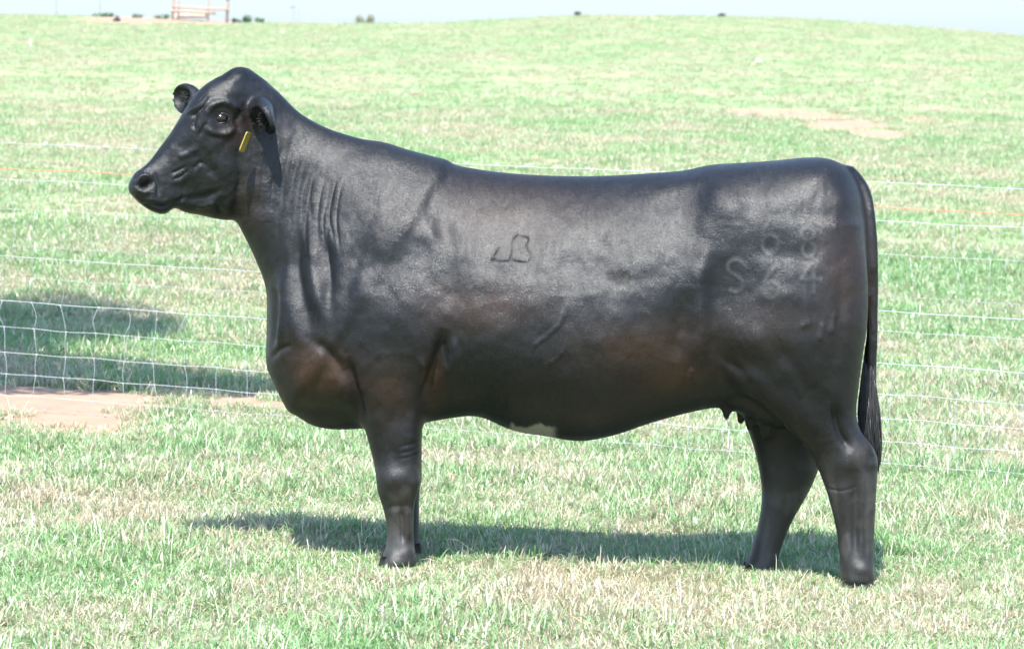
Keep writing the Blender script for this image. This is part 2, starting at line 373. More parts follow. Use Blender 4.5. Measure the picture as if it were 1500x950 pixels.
# barrel, chest and rump
TORSO = ([V_(401, 440, 536, 16), V_(408, 418, 560, 42), V_(420, 385, 588, 62), V_(440, 330, 611, 84), V_(465, 290, 624, 102), V_(500, 245, 628, 120), V_(550, 215, 625, 134), V_(600, 226, 622, 142),
       V_(650, 238, 613, 150, 2.2, .12), V_(700, 248, 609, 158, 2.2, .1), V_(750, 254, 629, 163, 2.2, .06), V_(800, 257, 638, 165, 2.2, .05), V_(850, 258, 645, 166, 2.2, .05), V_(900, 257, 636, 164, 2.25, .03),
       V_(950, 254, 619, 158, 2.3, 0), V_(1000, 250, 605, 150, 2.4, -.05), V_(1040, 242, 596, 146, 2.5, -.08), V_(1080, 239, 588, 145, 2.5, -.1), V_(1130, 236, 575, 143, 2.5, -.1), V_(1180, 231, 560, 134, 2.5, -.1),
       V_(1215, 233, 540, 120, 2.5, -.05), V_(1240, 247, 515, 98, 2.5, 0), V_(1256, 275, 480, 70, 2.4, 0), V_(1264, 315, 440, 40, 2.3, 0)])
TORSO = [(a_, b_, c_, d_, e_, n_-.28*math.exp(-((a_-800)/260)**2), t_+.13*math.exp(-((a_-800)/300)**2), y_) for a_, b_, c_, d_, e_, n_, t_, y_ in TORSO]
ruled(TORSO, 0, .01)
# neck
ruled([(352, 104, 338, 300, 50, 2.3, .1, -22), (379, 112, 346, 322, 56, 2.3, .15, -14), (406, 133, 358, 345, 58, 2.3, .2, -8), (440, 166, 374, 378, 64, 2.3, .2, -3), (485, 190, 391, 425, 76, 2.3, .2, 0), (545, 208, 393, 480, 94, 2.3, .2, 0),
       (600, 226, 394, 540, 112, 2.3, .2, 0), (650, 239, 425, 600, 126, 2.3, .1, 0)], 0, .05)
# near hind leg
NY = -.165
ruled([H_(330, 1085, 1262, 66, 14), H_(400, 1062, 1270, 72, 0), H_(470, 1048, 1270, 74, -5), H_(530, 1052, 1262, 68, -5), H_(570, 1092, 1257, 58, -2), H_(605, 1140, 1254, 46), H_(635, 1166, 1262, 38), H_(655, 1180, 1279, 34),
       H_(675, 1192, 1286, 32), H_(698, 1203, 1285, 30), H_(730, 1214, 1283, 26, 0, 2.6), H_(770, 1224, 1281, 24, 0, 2.6), H_(805, 1229, 1280, 26, 0, 2.4), H_(830, 1231, 1279, 30, 0), H_(850, 1231, 1281, 33, 0)], NY, .05)
# far hind leg (stands further forward)
ruled([H_(330, 1095, 1250, 62, -14), H_(400, 1075, 1255, 68, 0), H_(470, 1060, 1250, 70), H_(530, 1060, 1240, 62), H_(575, 1075, 1222, 54), H_(610, 1088, 1210, 44), H_(645, 1101, 1202, 38), H_(675, 1109, 1201, 34),
       H_(695, 1113, 1196, 32), H_(725, 1116, 1182, 27), H_(765, 1111, 1159, 24, 0, 2.5), H_(800, 1101, 1145, 26), H_(820, 1094, 1139, 30), H_(838, 1087, 1135, 33)], .15, .04)
# near fore leg
ruled([H_(400, 515, 640, 48, 20), H_(460, 510, 648, 54, 8), H_(520, 516, 636, 56), H_(560, 520, 626, 54), H_(600, 528, 620, 48), H_(640, 538, 618, 42), H_(675, 547, 618, 38), H_(700, 551, 616, 39, 0, 2.6), H_(718, 553, 613, 37, 0, 2.6),
       H_(740, 560, 607, 30), H_(770, 567, 606, 25, 0, 2.5), H_(798, 566, 607, 27), H_(812, 561, 609, 31), H_(826, 555, 610, 33)], NY, .045)
# far fore leg
ruled([H_(400, 520, 640, 48, -20), H_(460, 515, 640, 54, -8), H_(520, 520, 632, 56), H_(600, 530, 618, 48), H_(660, 548, 616, 40), H_(695, 555, 618, 39), H_(718, 560, 615, 36), H_(740, 568, 614, 29), H_(770, 574, 614, 25), H_(792, 575, 616, 28), H_(806, 572, 620, 32)], .165, .045)
# udder and teats
ruled([V_(1050, 560, 588, 30), V_(1075, 550, 600, 55), V_(1110, 550, 618, 66), V_(1150, 555, 622, 60), V_(1180, 560, 605, 35)], 0, .04)
for tx, ty, yy in ((1064, 613, -.07), (1097, 628, -.06), (1120, 640, -.05), (1085, 620, .07), (1125, 640, .06)):
    ruled([H_(ty-38, tx-9, tx+10, 9), H_(ty-14, tx-7, tx+7, 7), H_(ty-2, tx-6, tx+6, 6), H_(ty+4, tx-3, tx+3, 3)], yy, .012)
# head: length axis from poll to muzzle, nose turned a little to the camera
K = .40
def HD(ux, uy, lx, ly, w, n=2.4, ta=0): return (ux, uy, lx, ly, w, n, ta, -(max(0, 372-(ux+lx)/2))*K-10)
ruled([HD(385, 122, 372, 250, 30), HD(369, 105.5, 362, 285, 52, 2.8, -.1), HD(359, 99.5, 358, 306, 58, 3.0, -.12), HD(342, 100.5, 350, 317, 61, 3.0, -.16), HD(327, 110, 339, 322, 62, 3.0, -.2), HD(306, 121, 326, 322, 62, 3.0, -.28), HD(286, 139, 306, 318, 56, 2.8, -.25), HD(268, 166, 288, 314, 47, 2.6, -.15),
       HD(250, 195, 270, 311, 41, 2.5, -.1), HD(235, 215, 256, 304, 38, 2.5, -.02), HD(221, 234, 241, 314, 37, 2.6, 0), HD(208, 246, 222, 309, 36, 2.6, 0), HD(198, 252, 208, 300, 33, 2.5, 0), HD(192, 262, 197, 290, 25, 2.3, 0), HD(190, 268, 191, 282, 14, 2.2, 0)], 0, .022)
# tail
ruled([H_(244, 1225, 1250, 20), H_(262, 1241, 1266, 16, -4), H_(285, 1253, 1277, 14, -12), H_(315, 1261, 1282, 12, -25), H_(360, 1267, 1286, 10, -34), H_(420, 1270, 1287, 9, -36), H_(480, 1269, 1286, 8.5, -34), H_(530, 1265, 1283, 8.5, -32), H_(575, 1265, 1280, 7, -32), H_(620, 1268, 1282, 5, -32)], 0, .014)

# low-pass the field a little
def blur(A, it=1):
    for _ in range(it):
        for ax in range(3):
            B = A.copy(); s0 = [slice(None)]*3; s1 = [slice(None)]*3; s0[ax] = slice(1, None); s1[ax] = slice(None, -1)
            B[tuple(s0)] += A[tuple(s1)]; B[tuple(s1)] += A[tuple(s0)]
            cnt = np.full(A.shape[ax], 3.0, np.float32); cnt[0] = cnt[-1] = 2; sh = [1, 1, 1]; sh[ax] = -1
            A = B/cnt.reshape(sh)
    return A
FLD = blur(np.clip(FLD, -.05, .05), 2)

def local_box(c, r):
    sl = []
    for ax, g_ in enumerate((gx, gy, gz)):
        sl.append(slice(max(0, int((c[ax]-r-g_[0])/h)), min(len(g_), int((c[ax]+r-g_[0])/h)+2)))
    return tuple(sl)
def ell(c, axes, rad):
    sl = local_box(c, max(rad)*1.6+.03)
    X, Y, Z = np.meshgrid(gx[sl[0]], gy[sl[1]], gz[sl[2]], indexing='ij')
    D = np.stack([X-c[0], Y-c[1], Z-c[2]], -1); q = np.stack([D@np.array(a, np.float32) for a in axes], -1)
    r = np.array(rad, np.float32); k0 = np.linalg.norm(q/r, axis=-1); k1 = np.linalg.norm(q/(r*r), axis=-1)+1e-6
    return sl, k0*(k0-1)/k1
def frame(lv, nv):
    l = np.array(lv, float); l /= np.linalg.norm(l); nn = np.array(nv, float); nn -= l*(l@nn); nn /= np.linalg.norm(nn); return [l, np.cross(l, nn), nn]
def ear(c, lv, nv, rl, rw, rn, hollow=.55):
    ax = frame(lv, nv)
    sl, f = ell(c, ax, (rl, rw, rn)); cc = np.array(c)+np.array(ax[2])*rn*.75+np.array(ax[0])*rl*.12
    _, g2 = ell(c, ax, (rl, rw, rn)); X, Y, Z = np.meshgrid(gx[sl[0]], gy[sl[1]], gz[sl[2]], indexing='ij')
    D = np.stack([X-cc[0], Y-cc[1], Z-cc[2]], -1); q = np.stack([D@np.array(a, np.float32) for a in ax], -1)
    r = np.array((rl*.86, rw*.80, rn*1.15), np.float32); k0 = np.linalg.norm(q/r, axis=-1); k1 = np.linalg.norm(q/(r*r), axis=-1)+1e-6; inn = k0*(k0-1)/k1
    e = np.maximum(f, -inn)
    FLD[sl] = smin(FLD[sl], e.astype(np.float32), .012)
# near ear points at the camera and a little back; far ear shows past the forehead
ex, ez = P(388, 172, -.20); EAR_N = (float(ex), -.188, float(ez))
ear(EAR_N, (.34, -.86, -.32), (-.86, -.16, -.30), .066, .054, .024)
ex, ez = P(381, 160, -.14)
sl, f = ell((float(ex), -.135, float(ez)), frame((.3, -.9, -.1), (0, 0, 1)), (.06, .036, .036)); FLD[sl] = smin(FLD[sl], f.astype(np.float32), .03)
ex, ez = P(275, 146, .06); EAR_F = (float(ex), .055, float(ez))
ear(EAR_F, (-.62, .75, .22), (-.55, -.80, -.05), .075, .050, .034)
ex, ez = P(292, 152, .02)
sl, f = ell((float(ex), .01, float(ez)), frame((-.5, .8, .1), (0, 0, 1)), (.06, .026, .028)); FLD[sl] = smin(FLD[sl], f.astype(np.float32), .02)

# ---- surface nets
def surface_nets(A):
    ins = A < 0
    c = np.zeros(tuple(s-1 for s in A.shape), np.uint8)
    for i in (0, 1):
        for j in (0, 1):
            for k in (0, 1): c += ins[i:A.shape[0]-1+i, j:A.shape[1]-1+j, k:A.shape[2]-1+k]
    act = (c > 0) & (c < 8); I = np.argwhere(act); vid = np.full(c.shape, -1, np.int32); vid[act] = np.arange(len(I))
    acc = np.zeros((len(I), 3)); cnt = np.zeros(len(I))
    cor = [(i, j, k) for i in (0, 1) for j in (0, 1) for k in (0, 1)]
    val = {q: A[I[:, 0]+q[0], I[:, 1]+q[1], I[:, 2]+q[2]] for q in cor}
    for a in cor:
        for ax in range(3):
            if a[ax] == 0:
                b = list(a); b[ax] = 1; b = tuple(b); va, vb = val[a], val[b]; cr = (va < 0) != (vb < 0)
                t = np.where(cr, va/np.where(cr, va-vb, 1), 0)
                p = np.repeat(np.array(a, float)[None], len(I), 0); p[:, ax] = t
                acc += p*cr[:, None]; cnt += cr
    V = I+acc/cnt[:, None]; F = []
    for ax in range(3):
        u, v = [(1, 2), (2, 0), (0, 1)][ax]
        s0 = [slice(None)]*3; s1 = [slice(None)]*3; s0[ax] = slice(0, -1); s1[ax] = slice(1, None)
        a = ins[tuple(s0)]; b = ins[tuple(s1)]; E = np.argwhere(a != b)
        ok = (E[:, u] > 0) & (E[:, v] > 0) & (E[:, u] < A.shape[u]-1) & (E[:, v] < A.shape[v]-1); E = E[ok]
        flip = b[E[:, 0], E[:, 1], E[:, 2]]
        def cell(du, dv):
            q = E.copy(); q[:, u] -= du; q[:, v] -= dv; return vid[q[:, 0], q[:, 1], q[:, 2]]
        q = np.stack([cell(1, 1), cell(0, 1), cell(0, 0), cell(1, 0)], -1); q[flip] = q[flip][:, ::-1]; F.append(q)
    F = np.vstack(F); return V, F[(F >= 0).all(1)]
CV, CF = surface_nets(FLD); del FLD
CV = CV*h+np.array([gx[0], gy[0], gz[0]])
# keep the largest connected piece
def components(nv, F):
    lab = np.arange(nv)
    while True:
        m = lab[F].min(1); new = lab.copy(); np.minimum.at(new, F.ravel(), np.repeat(m, 4)); new = new[new]
        if (new == lab).all(): return lab
        lab = new
lab = components(len(CV), CF); big = np.bincount(lab).argmax(); keepv = lab == big; remap = np.cumsum(keepv)-1
CF = remap[CF[keepv[CF[:, 0]]]]; CV = CV[keepv]
def edges_of(F):
    E = np.vstack([F[:, [0, 1]], F[:, [1, 2]], F[:, [2, 3]], F[:, [3, 0]]]); E.sort(1)
    key = E[:, 0].astype(np.int64)*(F.max()+1)+E[:, 1]; uq, inv = np.unique(key, return_inverse=True)
    return np.stack([uq//(F.max()+1), uq % (F.max()+1)], -1), inv.reshape(4, -1).T
def lap(V, E, lam):
    s = np.zeros_like(V); c = np.bincount(E.ravel(), minlength=len(V))[:, None]
    for d in range(3):
        s[:, d] = np.bincount(E[:, 0], V[E[:, 1], d], len(V))+np.bincount(E[:, 1], V[E[:, 0], d], len(V))
    return V+lam*(s/np.maximum(c, 1)-V)
E, _ = edges_of(CF)
for _ in range(3): CV = lap(CV, E, .5); CV = lap(CV, E, -.52)
E, FE = edges_of(CF); nv = len(CV)
EV = CV[E].mean(1); FV = CV[CF].mean(1)
en = nv+FE; fn = nv+len(E)+np.arange(len(CF))
CF = np.vstack([np.stack([CF[:, i], en[:, i], fn, en[:, (i+3) % 4]], -1) for i in range(4)]); CV = np.vstack([CV, EV, FV])
E, _ = edges_of(CF)
for _ in range(3): CV = lap(CV, E, .5)
def normals(V, F):
    n_ = np.cross(V[F[:, 2]]-V[F[:, 0]], V[F[:, 3]]-V[F[:, 1]]); out = np.zeros_like(V)
    for d in range(3): out[:, d] = np.bincount(F.ravel(), np.repeat(n_[:, d], 4), len(V))
    return out/(np.linalg.norm(out, axis=1, keepdims=True)+1e-12)
if normals(CV, CF)[CV[:, 2].argmax()][2] < 0: CF = CF[:, ::-1]
NV = normals(CV, CF)
PX, PY = proj(CV[:, 0], CV[:, 1], CV[:, 2])
NEAR = sstep(.02, .45, -NV[:, 1])*(CV[:, 1] < .05)
SIDE = np.abs(NV[:, 1])
def seg_dist(poly, px=PX, py=PY):
    best = np.full(len(px), 1e9); tt = np.zeros(len(px)); Lc = 0; tot = sum(math.dist(poly[i], poly[i+1]) for i in range(len(poly)-1))
    for (x0, y0), (x1, y1) in zip(poly[:-1], poly[1:]):
        dx, dy = x1-x0, y1-y0; l2 = dx*dx+dy*dy+1e-9; t = np.clip(((px-x0)*dx+(py-y0)*dy)/l2, 0, 1)
        d = np.hypot(px-x0-t*dx, py-y0-t*dy); m = d < best; best[m] = d[m]; tt[m] = (Lc+t[m]*math.sqrt(l2))/tot; Lc += math.sqrt(l2)
    return best, tt
def curve(poly, m=24): return [tuple(p) for p in smooth_interp(np.array(poly, float), m)]
DISP = np.zeros(len(CV))
def stroke(poly, wd, amp, fade=.25):
    global DISP
    d, t = seg_dist(curve(poly)); DISP += amp*.001*np.exp(-(d/wd)**2)*np.minimum(1, np.minimum(t, 1-t)/fade+.15)
def blob(cx, cy, rx, ry, rot_, amp):
    global DISP
    c, s = math.cos(R(rot_)), math.sin(R(rot_)); dx, dy = PX-cx, PY-cy
    DISP += amp*.001*np.exp(-(((dx*c+dy*s)/rx)**2+((-dx*s+dy*c)/ry)**2))
# --- neck and shoulder
for i in range(15):
    x0 = 400+i*7.5+random.uniform(-3, 3); y0 = 195+i*5+random.uniform(-14, 14); ln = random.uniform(80, 165)
    stroke([(x0, y0), (x0-12+random.uniform(-2, 2), y0+ln*.5), (x0-20+i*1.1, y0+ln)], random.uniform(2.2, 4.0), -random.uniform(1.2, 3.0))
stroke([(436, 335), (434, 385), (442, 435), (456, 488)], 11, -13); stroke([(455, 345), (457, 395), (466, 440), (474, 470)], 10, 9)
stroke([(474, 345), (482, 400), (481, 450)], 10, -9); stroke([(412, 400), (416, 450), (408, 505)], 7, 8); stroke([(402, 420), (404, 470), (399, 512)], 5, -8)
stroke([(425, 330), (422, 400), (428, 470), (440, 510)], 8, 6)
stroke([(398, 526), (410, 512), (430, 505)], 5, -5); stroke([(455, 495), (485, 520), (512, 560)], 8, -9)
blob(453, 556, 40, 42, 0, 10); stroke([(508, 520), (518, 565), (530, 615)], 7, -14); stroke([(430, 590), (465, 600), (520, 600)], 10, -7)
blob(582, 335, 44, 84, 18, 6); stroke([(640, 310), (660, 400), (655, 460)], 18, -7); stroke([(535, 340), (515, 395), (505, 450)], 14, -6)
stroke([(612, 262), (585, 330), (560, 400)], 18, 3); blob(560, 470, 40, 40, 0, 9); blob(600, 440, 30, 50, 0, 8); blob(530, 430, 22, 30, 0, 7)
blob(560, 385, 26, 16, -20, -5); blob(635, 350, 14, 30, -30, 6)
stroke([(652, 480), (640, 525), (628, 560), (620, 590)], 10, -20); stroke([(660, 495), (668, 520), (655, 552)], 9, 5)
stroke([(530, 548), (548, 524), (575, 516), (608, 518)], 5, 1.0); stroke([(545, 560), (570, 552), (598, 560)], 7, -.8); stroke([(612, 522), (624, 548), (618, 575)], 5, 5)
stroke([(648, 500), (655, 540)], 4, -3); stroke([(672, 495), (676, 540)], 4, -2.5)
# --- barrel
for i, x0 in enumerate((690, 745, 800, 855, 910)): stroke([(x0, 330), (x0+8, 420), (x0-2, 520)], 16, 1.0+.5*(i % 2)); stroke([(x0+27, 350+i*8), (x0+34, 430), (x0+26, 500)], 13, -1.1)
stroke([(830, 440), (822, 470), (800, 492), (782, 506), (774, 522)], 3.4, 2.4); stroke([(800, 535), (822, 518), (830, 500)], 3.4, 1.8); stroke([(890, 425), (850, 434), (790, 430)], 6, 1.3)
blob(908, 405, 26, 14, 5, -4); blob(700, 560, 90, 26, 0, -3)
stroke([(640, 300), (720, 320), (860, 318), (950, 308)], 26, 3)
# --- loin, flank, hip
blob(1000, 320, 38, 58, 6, -10); blob(1058, 300, 30, 36, 10, 15); blob(960, 440, 70, 26, -25, 5); stroke([(950, 285), (1000, 268), (1040, 262)], 12, 5)
stroke([(1035, 350), (1022, 430), (1020, 500), (1012, 555)], 18, 16); stroke([(1006, 420), (1000, 480), (985, 530)], 15, -9); stroke([(1060, 375), (1048, 430), (1058, 480)], 27, -7, .5)
stroke([(1014, 535), (1008, 552), (1018, 560)], 3, 5); stroke([(1100, 360), (1160, 372), (1210, 368)], 20, -7)
blob(1085, 490, 46, 34, 20, 16); stroke([(1060, 540), (1110, 565), (1150, 600), (1180, 650)], 16, 17); stroke([(1055, 520), (1085, 540), (1120, 575)], 7, -5)
blob(1150, 470, 60, 60, 0, 7); stroke([(1232, 400), (1230, 480), (1218, 560)], 9, -6); blob(1232, 298, 20, 22, 0, 9); blob(1205, 262, 22, 16, 0, 4); blob(1180, 310, 36, 30, 0, -6); blob(1120, 290, 30, 22, 0, 4)
stroke([(1130, 500), (1170, 545), (1190, 600)], 12, -5); stroke([(1100, 440), (1150, 430), (1205, 450)], 14, 4)
stroke([(1205, 470), (1200, 500)], 4, 3); stroke([(1225, 455), (1215, 490)], 4, 3); stroke([(1190, 470), (1170, 478)], 5, 2)
# --- hind leg
blob(1185, 615, 16, 30, -35, 7); stroke([(1222, 590), (1228, 630), (1248, 660)], 7, -13); stroke([(1262, 605), (1266, 640), (1280, 668)], 5, 6); blob(1246, 672, 16, 24, 25, 9); stroke([(1265, 690), (1262, 760), (1262, 820)], 4.5, 7); stroke([(1253, 695), (1252, 760), (1253, 815)], 5, -5)
stroke([(1234, 705), (1240, 770), (1246, 815)], 6, 4); stroke([(1206, 712), (1230, 718), (1255, 712)], 2.2, -1.6); stroke([(1170, 640), (1200, 645), (1230, 640)], 4, 1); blob(1262, 832, 12, 9, 0, 5); blob(1278, 680, 6, 6, 0, 3)
# --- fore leg
blob(578, 700, 20, 14, 0, 8); blob(608, 705, 8, 10, 0, 5); stroke([(553, 735), (570, 742), (600, 738)], 6, -3);  stroke([(597, 740), (598, 790)], 3.5, 6); stroke([(588, 742), (590, 795)], 3.5, -7); blob(598, 808, 9, 8, 0, 4); stroke([(575, 600), (572, 650), (580, 680)], 9, -5); stroke([(605, 600), (600, 650)], 9, 4)
for yy in (650, 660, 668): stroke([(583, yy+4), (600, yy), (614, yy-6)], 1.8, -1.6)
# --- head
stroke([(300, 170), (308, 156), (326, 150), (344, 158), (350, 172)], 5.5, 7); stroke([(300, 186), (314, 195), (332, 195), (346, 186)], 4.5, 5); blob(323, 173, 13, 8.5, 5, -6)
stroke([(303, 178), (296, 190), (292, 200)], 3, -4); stroke([(352, 160), (346, 178), (352, 195)], 5, -5); blob(333, 132, 20, 14, 0, 4); blob(312, 142, 8, 6, 0, -3)
stroke([(272, 168), (286, 160), (300, 147), (306, 136)], 2.6, 5); stroke([(279, 172), (292, 163), (303, 152)], 2.4, -5); stroke([(288, 168), (284, 182), (286, 190)], 2.6, -5)
blob(328, 238, 24, 40, -10, 7); stroke([(292, 205), (300, 232), (318, 262)], 8, -5); stroke([(348, 215), (352, 260), (345, 300)], 7, -7)
stroke([(262, 232), (280, 222), (292, 218)], 4, 3); stroke([(250, 254), (262, 249), (272, 243)], 2.6, -4.5); stroke([(252, 263), (266, 257), (276, 247)], 2.6, -5); stroke([(283, 248), (293, 238), (300, 242)], 3, -4)
blob(250, 285, 16, 16, 0, 4); blob(268, 277, 12, 14, 30, -6); stroke([(285, 303), (302, 300), (316, 293)], 4, 6); stroke([(270, 292), (300, 287), (325, 276)], 5, -6); blob(334, 300, 8, 12, 20, 5); stroke([(318, 300), (326, 312)], 4, -4)
stroke([(206, 299), (222, 303), (240, 303), (256, 297), (270, 288)], 2.3, -8, .12); stroke([(216, 292), (236, 295), (252, 290)], 4, 3)
stroke([(224, 252), (231, 270), (231, 290)], 3, -4); stroke([(200, 268), (205, 259), (216, 257), (223, 264)], 2.8, 6); stroke([(202, 276), (210, 283), (220, 280)], 3.5, 4); blob(212.5, 269.5, 8, 5.2, -8, -19); blob(204, 252, 5, 4, 0, -3)
stroke([(198, 285), (206, 293), (214, 298)], 2, -3)
blob(345, 112, 14, 8, 0, 3)
DISP *= 1.25
# broad low-frequency unevenness of hide and muscle
nz = fbm(PX*.018, PY*.018, 5, 3)-.5
DISP += nz*.012*sstep(0, 1, SIDE)+(fbm(PX*.045+40, PY*.03, 6, 3)-.5)*.0042*sstep(0, 1, SIDE)*(1-.85*np.exp(-(((PX-1128)/95)**2+((PY-380)/70)**2)**2))
DISP += (fbm(PX*.09, PY*.06, 8, 3)-.5)*.0016+(fbm(PX*.07, PY*.07, 12, 3)-.5)*.0055*(PX < 400)*(PY < 325)*(1-np.clip(np.exp(-(((PX-323)/22)**2+((PY-174)/16)**2)), 0, 1))
CV = CV+NV*(DISP*NEAR)[:, None]
CV = lap(CV, E, .35)
# ---- brands on the hide (bare, slightly raised scar lines)
BRAND_DARK = [[(731, 362), (725, 372), (721, 379), (728, 382), (745, 382)], [(745, 382), (749, 370), (749, 358), (752, 349), (759, 343)], [(763, 345), (774, 348), (771, 360), (776, 370), (776, 378), (770, 383), (752, 381)]]
BRAND_A = [[(1055, 328), (1088, 330)], [(1129, 320), (1120, 336), (1117, 344)], [(1128, 343), (1139, 350), (1138, 364), (1128, 372), (1118, 364), (1118, 350), (1128, 343)],
           [(1182, 333), (1192, 338), (1191, 347), (1182, 351), (1174, 345), (1175, 336), (1182, 333)], [(1183, 353), (1194, 360), (1193, 371), (1184, 376), (1176, 368), (1177, 358), (1183, 353)]]
BRAND_B = [[(1094, 392), (1086, 383), (1075, 380), (1066, 387), (1068, 397), (1080, 404), (1088, 413), (1086, 423), (1078, 427), (1070, 425)],
           [(1137, 389), (1126, 401), (1119, 413)], [(1130, 412), (1140, 419), (1138, 431), (1128, 437), (1118, 430), (1118, 419), (1130, 412)],
           [(1187, 387), (1174, 408)], [(1174, 409), (1202, 409)], [(1192, 402), (1192, 428)]]
nr_ = np.zeros(len(CV)); brd = np.zeros(len(CV)); brl = np.zeros(len(CV)); shift = np.zeros(len(CV))
for poly in BRAND_DARK:
    d, t = seg_dist(curve(poly)); brd = np.maximum(brd, np.exp(-(d/2.0)**2)*(.75+.25*np.sin(t*9))); shift = np.minimum(shift, -.0006*np.exp(-(d/2.6)**2))
blot = np.exp(-(((PX-722)/4.5)**2+((PY-379)/4)**2)); brd = np.maximum(brd, blot)
for poly in BRAND_A+BRAND_B:
    d, t = seg_dist(curve(poly) if len(poly) > 2 else poly); amt = .8
    brl = np.maximum(brl, amt*np.exp(-(d/2.6)**2)); shift = shift+.0003*amt*np.exp(-(d/3.2)**2)-.0004*amt*np.exp(-((d-6)/3.0)**2)
CV = CV+NV*(shift*NEAR)[:, None]
brd = np.maximum(brd, .55*sstep(.35, .8, np.exp(-(((PX-908)/26)**2+((PY-405-.15*(PX-908))/15)**2))*(.6+.8*fbm(PX*.08, PY*.08, 55, 3)))); brd *= NEAR; brl *= NEAR*np.clip(2.2*fbm(PX*.09, PY*.09, 77, 3)-.25, .55, 1.1)
# ---- coat colour data: r brown tint, g white hair, b dark brand, a pale brand, leg dust and painted leg highlights
def soft(cx, cy, rx, ry, s=1, rot_=0):
    c, q = math.cos(R(rot_)), math.sin(R(rot_)); dx, dy = PX-cx, PY-cy
    return s*np.exp(-(((dx*c+dy*q)/rx)**2+((-dx*q+dy*c)/ry)**2))
brown = soft(468, 545, 50, 36, 1.2, 25)+soft(570, 575, 34, 50, .55)+soft(636, 560, 16, 36, .8)+soft(700, 450, 90, 35, .55)+soft(950, 510, 100, 42, .6)+soft(985, 555, 45, 18, .9, -15)+soft(1240, 400, 40, 90, .45)+soft(1120, 470, 60, 40, .3)+soft(740, 310, 120, 50, .30)+soft(345, 185, 25, 25, .3)+soft(590, 740, 20, 30, .4)+soft(360, 300, 30, 60, .25)+soft(1130, 790, 30, 50, .5)+soft(1262, 665, 12, 12, .3)
brown = np.clip(brown*(.55+.9*fbm(PX*.03, PY*.03, 13, 4)), 0, 1)
wn = fbm(PX*.10, PY*.04, 99, 3)
px2 = PX
white = sstep(.0, .16, .5-np.abs((px2-780)/70)**1+(.0))*0
edge = 619+5*np.abs(np.sin((px2-745)*.07))+14*(wn-.5)+5*(fbm(PX*.35, PY*.05, 4, 2)-.5)
white = sstep(742, 750, px2)*(1-sstep(806, 819, px2+8*(wn-.5)))*sstep(-2, 3, PY-edge)*(CV[:, 1] < .09)*(CV[:, 2] < .75)*(.8+.2*wn)
dust_shine = np.maximum(sstep(650, 720, PY), .8*np.exp(-(((PX-1248)/24)**2+((PY-668)/30)**2)))*(.32+.60*sstep(.45, .7, fbm(PX*.05, PY*.03, 44, 3)))*(CV[:, 2] < .6)  # real leg dust plus sunlit brightness painted on hock and lower legs
brl = np.maximum(brl, dust_shine)
brown = np.clip(brown+.35*dust_shine, 0, 1)
cow_me = new_mesh('cow_body', CV, CF)
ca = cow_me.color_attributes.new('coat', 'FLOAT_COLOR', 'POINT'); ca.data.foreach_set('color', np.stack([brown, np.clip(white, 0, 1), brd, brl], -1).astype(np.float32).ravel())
muz = np.clip(soft(207, 270, 24, 30, 1.6), 0, 1)*(PX < 232)
A = cow_me.attributes.new('bare', 'FLOAT', 'POINT'); A.data.foreach_set('value', muz.astype(np.float32))

cm, n, b = mat_new('black_coat')
a = N(n, 'ShaderNodeAttribute', attribute_name='coat'); sp = n.nodes.new('ShaderNodeSeparateColor'); L(n, a.outputs['Color'], sp.inputs[0])
ba = N(n, 'ShaderNodeAttribute', attribute_name='bare')
tc = n.nodes.new('ShaderNodeTexCoord')
mp = n.nodes.new('ShaderNodeMapping'); mp.inputs['Scale'].default_value = (60, 60, 520); L(n, tc.outputs['Object'], mp.inputs[0])
hair = N(n, 'ShaderNodeTexNoise', Scale=1.0, Detail=3.0, Roughness=.7); L(n, mp.outputs[0], hair.inputs['Vector'])
mp2 = n.nodes.new('ShaderNodeMapping'); mp2.inputs['Scale'].default_value = (520, 300, 60); L(n, tc.outputs['Object'], mp2.inputs[0])
hair2 = N(n, 'ShaderNodeTexNoise', Scale=1.0, Detail=3.0, Roughness=.7); L(n, mp2.outputs[0], hair2.inputs['Vector'])
big_ = N(n, 'ShaderNodeTexNoise', Scale=7.0, Detail=6.0, Roughness=.62); L(n, tc.outputs['Object'], big_.inputs['Vector'])
mid_ = N(n, 'ShaderNodeTexNoise', Scale=38.0, Detail=5.0, Roughness=.7); L(n, tc.outputs['Object'], mid_.inputs['Vector'])
blk = mixc(n, ramp(n, big_.outputs[0], .3, .7), (.0014, .0015, .0020, 1), (.0042, .0041, .0048, 1))
c1 = mixc(n, sp.outputs[0], blk, (.040, .0180, .0080, 1))
c1 = mixc(n, ramp(n, hair2.outputs[0], .35, .75, 0, .35), c1, (.010, .0095, .0093, 1))
c1 = mixc(n, sp.outputs[2], c1, (.003, .003, .003, 1))
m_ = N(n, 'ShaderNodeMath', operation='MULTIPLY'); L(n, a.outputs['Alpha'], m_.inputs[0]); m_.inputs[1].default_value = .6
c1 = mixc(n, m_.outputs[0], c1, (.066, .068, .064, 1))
c1 = mixc(n, sp.outputs[1], c1, (.30, .29, .26, 1))
L(n, c1, b.inputs['Base Color'])
ro = N(n, 'ShaderNodeMath', operation='ADD'); L(n, ramp(n, big_.outputs[0],   .30, .70, .38, .52), ro.inputs[0]); L(n, ramp(n, mid_.outputs[0], .3, .7, -.05, .06), ro.inputs[1])
mr = n.nodes.new('ShaderNodeMix'); L(n, ba.outputs['Fac'], mr.inputs[0]); L(n, ro.outputs[0], mr.inputs[2]); mr.inputs[3].default_value = .30
L(n, mr.outputs[0], b.inputs['Roughness']); spm = N(n, 'ShaderNodeMath', operation='MULTIPLY_ADD'); L(n, sp.outputs[2], spm.inputs[0]); spm.inputs[1].default_value = -.38; spm.inputs[2].default_value = .42
L(n, spm.outputs[0], b.inputs['Specular IOR Level'])
